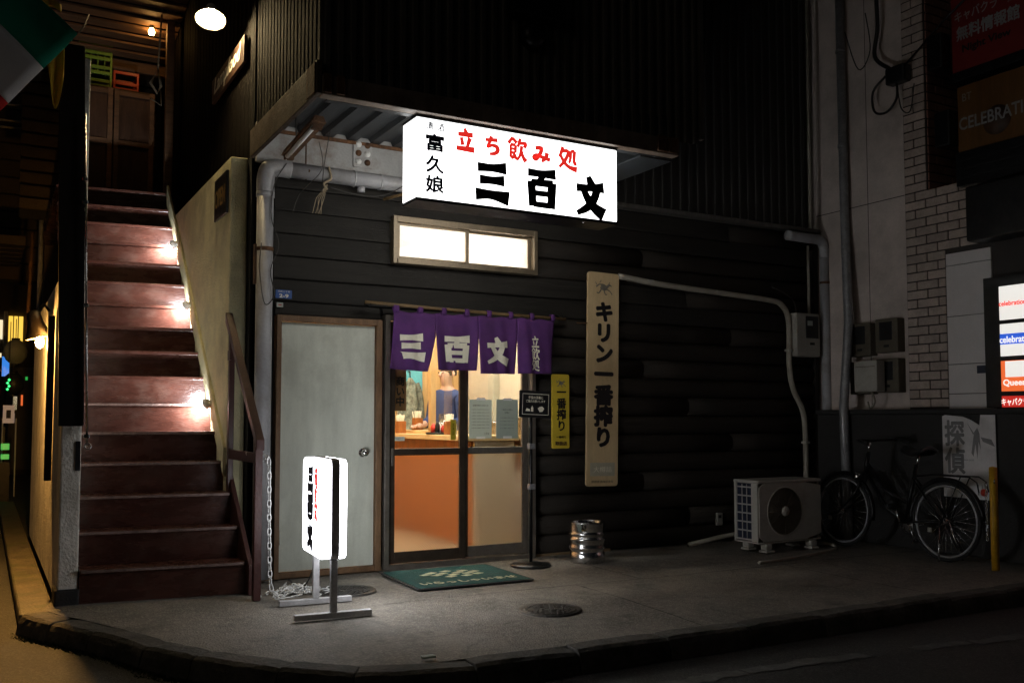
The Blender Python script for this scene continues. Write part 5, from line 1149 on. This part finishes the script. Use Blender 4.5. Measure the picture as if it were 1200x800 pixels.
for z0, z1 in ((1.27, 1.42), (1.426, 1.69), (1.696, 2.13), (2.136, 2.60), (2.606, 2.715)): box('tile_panel', 'panel_pale', (XW-.02, 5.10, z0), (XW-.001, 5.548, z1), rb, .002)
box('house_number_plate', 'fin_blue', (XW-.026, 5.12, 1.60), (XW-.0205, 5.26, 1.67), rb)
box('awning_box', 'black_metal', (XW-.25, 3.6, 2.75), (XW-.02, 5.18, 3.24), rb, .02)
# low dark wall
lwl = thing('low_wall', 'low black wall in front of the neighbouring building behind the bicycle', 'wall', (7.57, 5.6, 0))
box('wall_body', 'low_wall', (7.52, 4.2, 0), (7.66, 6.92, 1.24), lwl, .008); box('coping', 'low_wall', (7.505, 4.19, 1.2405), (7.675, 6.93, 1.285), lwl, .008); box('ledge', 'low_wall', (7.508, 4.25, 1.0), (7.5195, 6.9, 1.02), lwl)
# galvanised pipe, meters
gp = thing('galvanised_pipe', 'tall galvanised pipe running up the grey rendered wall', 'pipe', (7.46, 6.6, 0))
tube('pipe', 'galvanised', [(7.45, 6.48, 0), (7.46, 6.52, 1.3), (7.60, 6.56, 2.15), (7.69, 6.66, 3.2), (7.69, 6.68, 6.5)], .045, gp, 14)
for z, y, x in ((2.9, 6.63, 7.665), (4.0, 6.67, 7.69), (5.0, 6.675, 7.69)): tube('joint', 'galvanised', [(x, y, z), (x+.002, y+.002, z+.03)], .05, gp, 14)
for i, (y, z, lab) in enumerate(((6.47, 1.82, 'upper left brown meter box on the rendered wall'), (6.15, 1.84, 'upper right brown meter box next to the brick pier'), (6.47, 1.44, 'lower left brown meter box, half behind the grey box'), (6.15, 1.45, 'lower right brown meter box above the low wall'))):
    t = thing('gas_meter', lab, 'meter box', (XW-.08, y, z), 'brown meters on the rendered wall')
    box('case', 'meter_brown', (XW-.11, y-.13, z), (XW-.002, y+.13, z+.33), t, .008); box('window', 'black_plastic', (XW-.116, y-.07, z+.12), (XW-.1105, y+.08, z+.30), t, .003); box('slot', 'black_plastic', (XW-.1145, y-.03, z+.05), (XW-.1105, y+.03, z+.075), t)
t = thing('junction_box', 'pale grey junction box mounted on the galvanised pipe', 'box', (7.55, 6.4, 1.5))
box('case', 'casing', (7.50, 6.15, 1.46), (7.62, 6.42, 1.76), t, .008); tube('cable', 'pvc_cream', spline([(7.55, 6.25, 1.46), (7.55, 6.22, 1.36), (7.58, 6.3, 1.30), (7.62, 6.36, 1.36)]), .01, t, 6); box('lid_seam', 'meter_brown', (7.497, 6.17, 1.70), (7.4995, 6.40, 1.706), t)
box('wall_cover', 'panel_pale', (XW-.03, 5.995, 1.95), (XW-.002, 6.01, 2.2), t) if False else None
wb = thing('cable_splice', 'black cable splice box with looping wires high on the rendered wall', 'cable', (7.68, 5.95, 4.4))
box('splice_box', 'black_plastic', (7.62, 5.86, 4.45), (7.74, 6.08, 4.62), wb, .02); tube('loop', 'black_plastic', spline([(7.66, 6.1, 4.56), (7.66, 6.25, 4.45), (7.66, 6.24, 4.25), (7.66, 6.1, 4.2), (7.66, 5.98, 4.3), (7.66, 5.97, 4.46)]), .012, wb, 8)
tube('loop', 'black_plastic', spline([(7.66, 6.05, 4.62), (7.66, 6.22, 4.8), (7.66, 6.18, 5.1), (7.66, 6.2, 5.6)]), .02, wb, 8); tube('span_wire', 'black_plastic', [(7.66, 5.9, 4.58), (7.6, 5.4, 4.85), (7.5, 4.6, 5.2)], .01, wb, 6)
tube('thin_loop', 'cord', spline([(7.7, 6.62, 5.2), (7.69, 6.45, 4.75), (7.69, 6.3, 4.9), (7.69, 6.35, 5.3)]), .006, wb, 5); tube('thin_loop', 'cord', spline([(7.7, 6.0, 4.46), (7.69, 5.95, 4.2), (7.69, 5.85, 4.15), (7.69, 5.8, 4.4)]), .006, wb, 5)
for y, z, lab in ((5.42, 4.42, 'dark box fixed to the brick pier beside the red sign'), (5.36, 3.68, 'dark box fixed to the brick pier beside the gold sign')):
    t = thing('flood_light', lab, 'lamp', (7.62, y, z), 'dark boxes on the brick pier'); box('housing', 'black_metal', (7.58, y, z), (7.72, y+.16, z+.33), t, .015); box('bracket', 'black_metal', (7.721, y+.05, z+.1), (7.76, y+.1, z+.2), t)
rs = thing('red_signboard', 'dark unlit red signboard with pale Japanese lettering at upper right', 'sign', (7.7, 4.75, 4.35))
box('board', 'sign_red', (7.70, 4.0, 4.36), (7.745, 5.40, 5.35), rs, .005); box('frame', 'black_metal', (7.68, 3.99, 4.27), (7.755, 5.41, 4.355), rs, .004)
text('キャバクラ・風俗', 'W', (7.70, 5.02, 4.87), .10, 'letter_grey', rs, w=.68, bold=.02); text('無料情報館', 'W', (7.70, 5.045, 4.71), .13, 'letter_grey', rs, w=.60, bold=.03); text('Night View', 'W', (7.70, 5.06, 4.55), .085, 'letter_black', rs, w=.46, bold=.03)
cs = thing('gold_signboard', 'dark amber signboard lettered CELEBRATION below the red signboard', 'sign', (7.7, 4.75, 3.3))
box('board', 'sign_gold', (7.70, 4.0, 3.615), (7.745, 5.36, 4.22), cs, .005); box('frame', 'black_metal', (7.67, 3.99, 3.30), (7.755, 5.37, 3.61), cs, .006)
for k in range(3): box('frame_groove', 'dark_void', (7.667, 4.0, 3.36+k*.08), (7.6695, 5.36, 3.375+k*.08), cs)
text('CELEBRATION', 'W', (7.70, 4.94, 3.87), .11, 'letter_grey', cs, w=.80, bold=.02, lift=.006); text('BT', 'W', (7.70, 5.26, 4.11), .07, 'letter_grey', cs, w=.09)
mb = MB(); mb.lathe([(.001, -.004), (.13, -.004), (.13, 0)], (7.70, 4.98, 3.82), 24, 'x'); mb.build('dark_disc', 'wood_brown', cs)
# lit menu board
lb = thing('lit_menu_board', 'black framed light board with lit advert panels at right edge', 'sign', (7.6, 4.7, 1.27))
box('case', 'black_metal', (7.60, 3.9, 1.29), (7.735, 5.09, 2.42), lb, .005)
for z0, z1, m_ in ((2.04, 2.33, 'board_white'), (1.73, 2.005, 'board_white'), (1.43, 1.69, 'board_orange'), (1.295, 1.39, 'board_red')): box('lit_panel', m_, (7.592, 3.95, z0), (7.5995, 4.94, z1), lb)
box('blue_band', 'board_blue', (7.5895, 3.95, 1.83), (7.5915, 4.94, 1.92), lb); box('white_patch', 'board_white', (7.5895, 4.72, 1.55), (7.5915, 4.90, 1.685), lb)
text('celebration', 'W', (7.592, 4.82, 2.18), .04, 'letter_red_lit', lb, w=.24, bold=.03); text('celebration', 'W', (7.5895, 4.79, 1.87), .055, 'board_white', lb, w=.30, bold=.03); text('Queen', 'W', (7.592, 4.82, 1.50), .06, 'board_white', lb, w=.2, bold=.03); text('キャバクラ・風俗', 'W', (7.592, 4.75, 1.34), .06, 'board_white', lb, w=.38, bold=.03)
# poster
po = thing('poster_board', 'weathered white poster with large grey characters on low black wall', 'poster', (7.5, 5.2, .5))
frp = frame('W', (7.503, 5.2, .87))
mb = MB(); ol_ = [(-.25, -.36), (.26, -.37), (.255, .36), (.12, .36), (.11, .27), (.03, .315), (-.05, .345), (-.22, .36), (-.25, .35)]
mb.prism([frp(u, v, 0) for u, v in ol_], (-.006, 0, 0)); mb.build('sheet', 'poster_white', po)
text('探偵', 'W', frp(-.13, .08, .006), .46, 'letter_grey', po, w=.19, vertical=True, bold=.03, lift=.002)
mb = MB()
for pl in ([(.03, .0), (.06, .18), (.09, .22), (.11, .17), (.12, .02), (.10, .1), (.085, -.05), (.07, .08), (.05, -.03)], [(.12, .14), (.22, .12), (.25, .06), (.14, .10)], [(-.01, .27), (.06, .17), (.05, .16)]):
    mb.add([frp(u, v+.03, .009+.0003*len(mb.f)) for u, v in pl], [tuple(range(len(pl)))])
mb.build('drawing', 'letter_grey', po)
for k in range(5): u = .08+k*.035; MB().prism([frp(u, -.33, .0062), frp(u+.012, -.33, .0062), frp(u+.008, -.24, .0062), frp(u+.004, -.24, .0062)], (-.002, 0, 0)).build('print_mark', 'letter_grey', po)
text('www.tantei', 'W', frp(.0, -.03, .006), .018, 'letter_grey', po, w=.1, lift=.002)
# bicycle
bi = thing('bicycle', 'dark city bicycle with rear carrier parked beside the low black wall', 'bicycle', (7.1, 5.7, 0))
rw, fw = Vector((7.07, 5.14, .335)), Vector((7.11, 6.26, .335)); fd = (fw-rw); fd.z = 0; WB = fd.length; fd.normalize(); sd = Vector((fd.y, -fd.x, 0)); lean = .05
def B(u, z, s=0): return rw+fd*u+Vector((0, 0, z-.335))+sd*(s+lean*z)
def ring(c_u, R_, k=40, z0=.335, s=0, a0=0, a1=2*math.pi, closed=True):
    m_ = k if closed else k+1
    return [B(c_u+R_*math.cos(a0+(a1-a0)*i/k), z0+R_*math.sin(a0+(a1-a0)*i/k), s) for i in range(m_)]
for cu_, nm in ((0, 'wheel'), (WB, 'wheel')):
    wh = MB().tube(ring(cu_, .318), .017, 8, True).build(nm, 'rubber', bi)
    MB().tube(ring(cu_, .296), .011, 6, True).build('rim', 'galvanised', wh); MB().tube([B(cu_, .335, -.04), B(cu_, .335, .04)], .02, 10).build('hub', 'chrome', wh)
    mb = MB()
    for k in range(28):
        a = 2*math.pi*k/28; mb.tube([B(cu_+.018*math.cos(a+1.2*(1 if k % 2 else -1)), .335+.018*math.sin(a+1.2*(1 if k % 2 else -1)), .02*(1 if k % 4 < 2 else -1)), B(cu_+.29*math.cos(a), .335+.29*math.sin(a))], .0013, 4)
    mb.build('spokes', 'steel', wh); MB().box((-.02, -.006, -.02), (.02, .006, .02)).build('reflector', 'casing', wh, .004).location = B(cu_+.16, .25, .0) - Vector(base_of(bi).translation)*0
    o = [x for x in wh.children if x.name.startswith('reflector')][0]; o.parent = None; o.location = B(cu_+.16, .25, 0); o.rotation_euler = (0, 0, math.atan2(fd.y, fd.x)); attach(o, wh)
    MB().tube(ring(cu_, .35, 20, a0=R(20 if cu_ else -5), a1=R(190 if cu_ else 175), closed=False), .022, 6).build('mudguard', 'black_metal', bi)
T = lambda nm, m_, pts, r_, n_=8: MB().tube([B(*p) for p in pts], r_, n_).build(nm, m_, bi)
T('down_tube', 'black_metal', [(.42, .30), (.62, .40), (.86, .72)], .018); T('down_tube', 'black_metal', [(.40, .46), (.65, .56), (.85, .80)], .015)
T('seat_tube', 'black_metal', [(.42, .28), (.30, .80)], .016); T('chain_stay', 'black_metal', [(.42, .29, .03), (0, .335, .05)], .010); T('chain_stay', 'black_metal', [(.42, .29, -.03), (0, .335, -.05)], .010)
T('seat_stay', 'black_metal', [(.33, .68, .02), (0, .335, .05)], .008); T('seat_stay', 'black_metal', [(.33, .68, -.02), (0, .335, -.05)], .008)
T('head_tube', 'black_metal', [(.87, .68), (.83, .88)], .02); T('fork', 'black_metal', [(.87, .69, .03), (.93, .5, .05), (WB, .335, .05)], .011); T('fork', 'black_metal', [(.87, .69, -.03), (.93, .5, -.05), (WB, .335, -.05)], .011)
T('stem', 'chrome', [(.83, .88), (.815, .99)], .012); MB().tube(spline([B(.62, .98, -.27), B(.72, 1.0, -.25), B(.80, 1.0, -.1), B(.81, .99, 0), B(.80, 1.0, .1), B(.72, 1.0, .25), B(.62, .98, .27)]), .011, 8).build('handlebar', 'black_metal', bi)
for s in (-1, 1): T('grip', 'rubber', [(.60, .977, s*.272), (.71, .998, s*.252)], .017)
T('seat_post', 'chrome', [(.30, .78), (.275, .89)], .012)
mb = MB(); mb.grid(lambda u, v: B(.16+.27*u, .90+.03*math.sin(u*3.1)*-1+.035*math.sin(v*math.pi), (v-.5)*(.2-.15*u**1.2)), 10, 8); mb.build('saddle', 'black_plastic', bi, solid=.03)
for s in (-.06, .06): T('carrier_rail', 'black_metal', [(.26, .70, s), (.1, .72, s), (-.26, .72, s), (-.33, .68, s), (-.35, .60, s)], .006, 6)
for u in (.1, -.05, -.2): T('carrier_bar', 'black_metal', [(u, .72, -.06), (u, .72, .06)], .005, 6)
for s in (-.06, .06): T('carrier_strut', 'black_metal', [(-.18, .72, s), (0, .335, s)], .005, 6)
T('rear_reflector', 'red_plastic', [(-.365, .60), (-.34, .60)], .03, 12)
MB().lathe([(.085, -.004), (.09, 0), (.085, .004), (.02, .004)], (0, 0, 0), 28, 'y').build('chainring', 'steel', bi); o = [x for x in bi.children if x.name == 'chainring'][0]; o.parent = None; o.location = B(.42, .28, .05); o.rotation_euler = (0, 0, math.atan2(fd.y, fd.x)); attach(o, bi)
T('crank', 'steel', [(.42, .28, .055), (.36, .13, .06)], .009); T('crank', 'steel', [(.42, .28, -.055), (.48, .43, -.06)], .009); T('pedal', 'rubber', [(.36, .13, .06), (.36, .13, .15)], .02); T('pedal', 'rubber', [(.48, .43, -.06), (.48, .43, -.15)], .02)
T('kickstand', 'steel', [(.02, .32, .06), (-.06, .01, .14)], .008); T('kickstand', 'steel', [(.02, .32, -.06), (-.06, .02, -.16)], .008)
mb = MB()
for q in range(8): mb.tube([B(.80+.02*(q % 4), .70+.2*(q//4), -.13), B(.86+.02*(q % 4), .72, .13)], .001, 4) if False else None
MB().lathe([(.001, -.06), (.03, -.05), (.036, .0), (.001, .004)], (0, 0, 0), 14, 'y').build('headlight', 'chrome', bi); o = [x for x in bi.children if x.name == 'headlight'][0]; o.parent = None; o.location = B(.98, .66, 0); o.rotation_euler = (0, 0, math.atan2(-fd.x, fd.y)); attach(o, bi)
# yellow bollard with chain
yp = thing('yellow_bollard', 'slim yellow chain post standing right of the bicycle', 'bollard', (7.02, 4.66, 0))
tube('post', 'yellow_pole', [(7.02, 4.66, 0), (7.02, 4.66, .80)], .03, yp, 14); MB().lathe([(.03, 0), (.028, .012), (.001, .018)], (7.02, 4.66, .80), 14).build('cap', 'yellow_pole', yp)
for s in (-1, 1): tube('eyelet', 'steel', [(7.02+.0*s+.028*s*.55+.015*math.cos(a*.785)*.5, 4.66-.028*s*-.8+.0, .70+.018*math.sin(a*.785)) for a in range(8)], .004, yp, 5, True)
mb = MB(); z = .67; i = 0
while z > .24: mb.tube(link_pts((6.985, 4.70, z), (0, 0, 1), (1, .2, 0) if i % 2 else (.2, 1, 0), .022, .010), .0035, 5, True); z -= .035; i += 1
mb.build('chain', 'steel', yp)
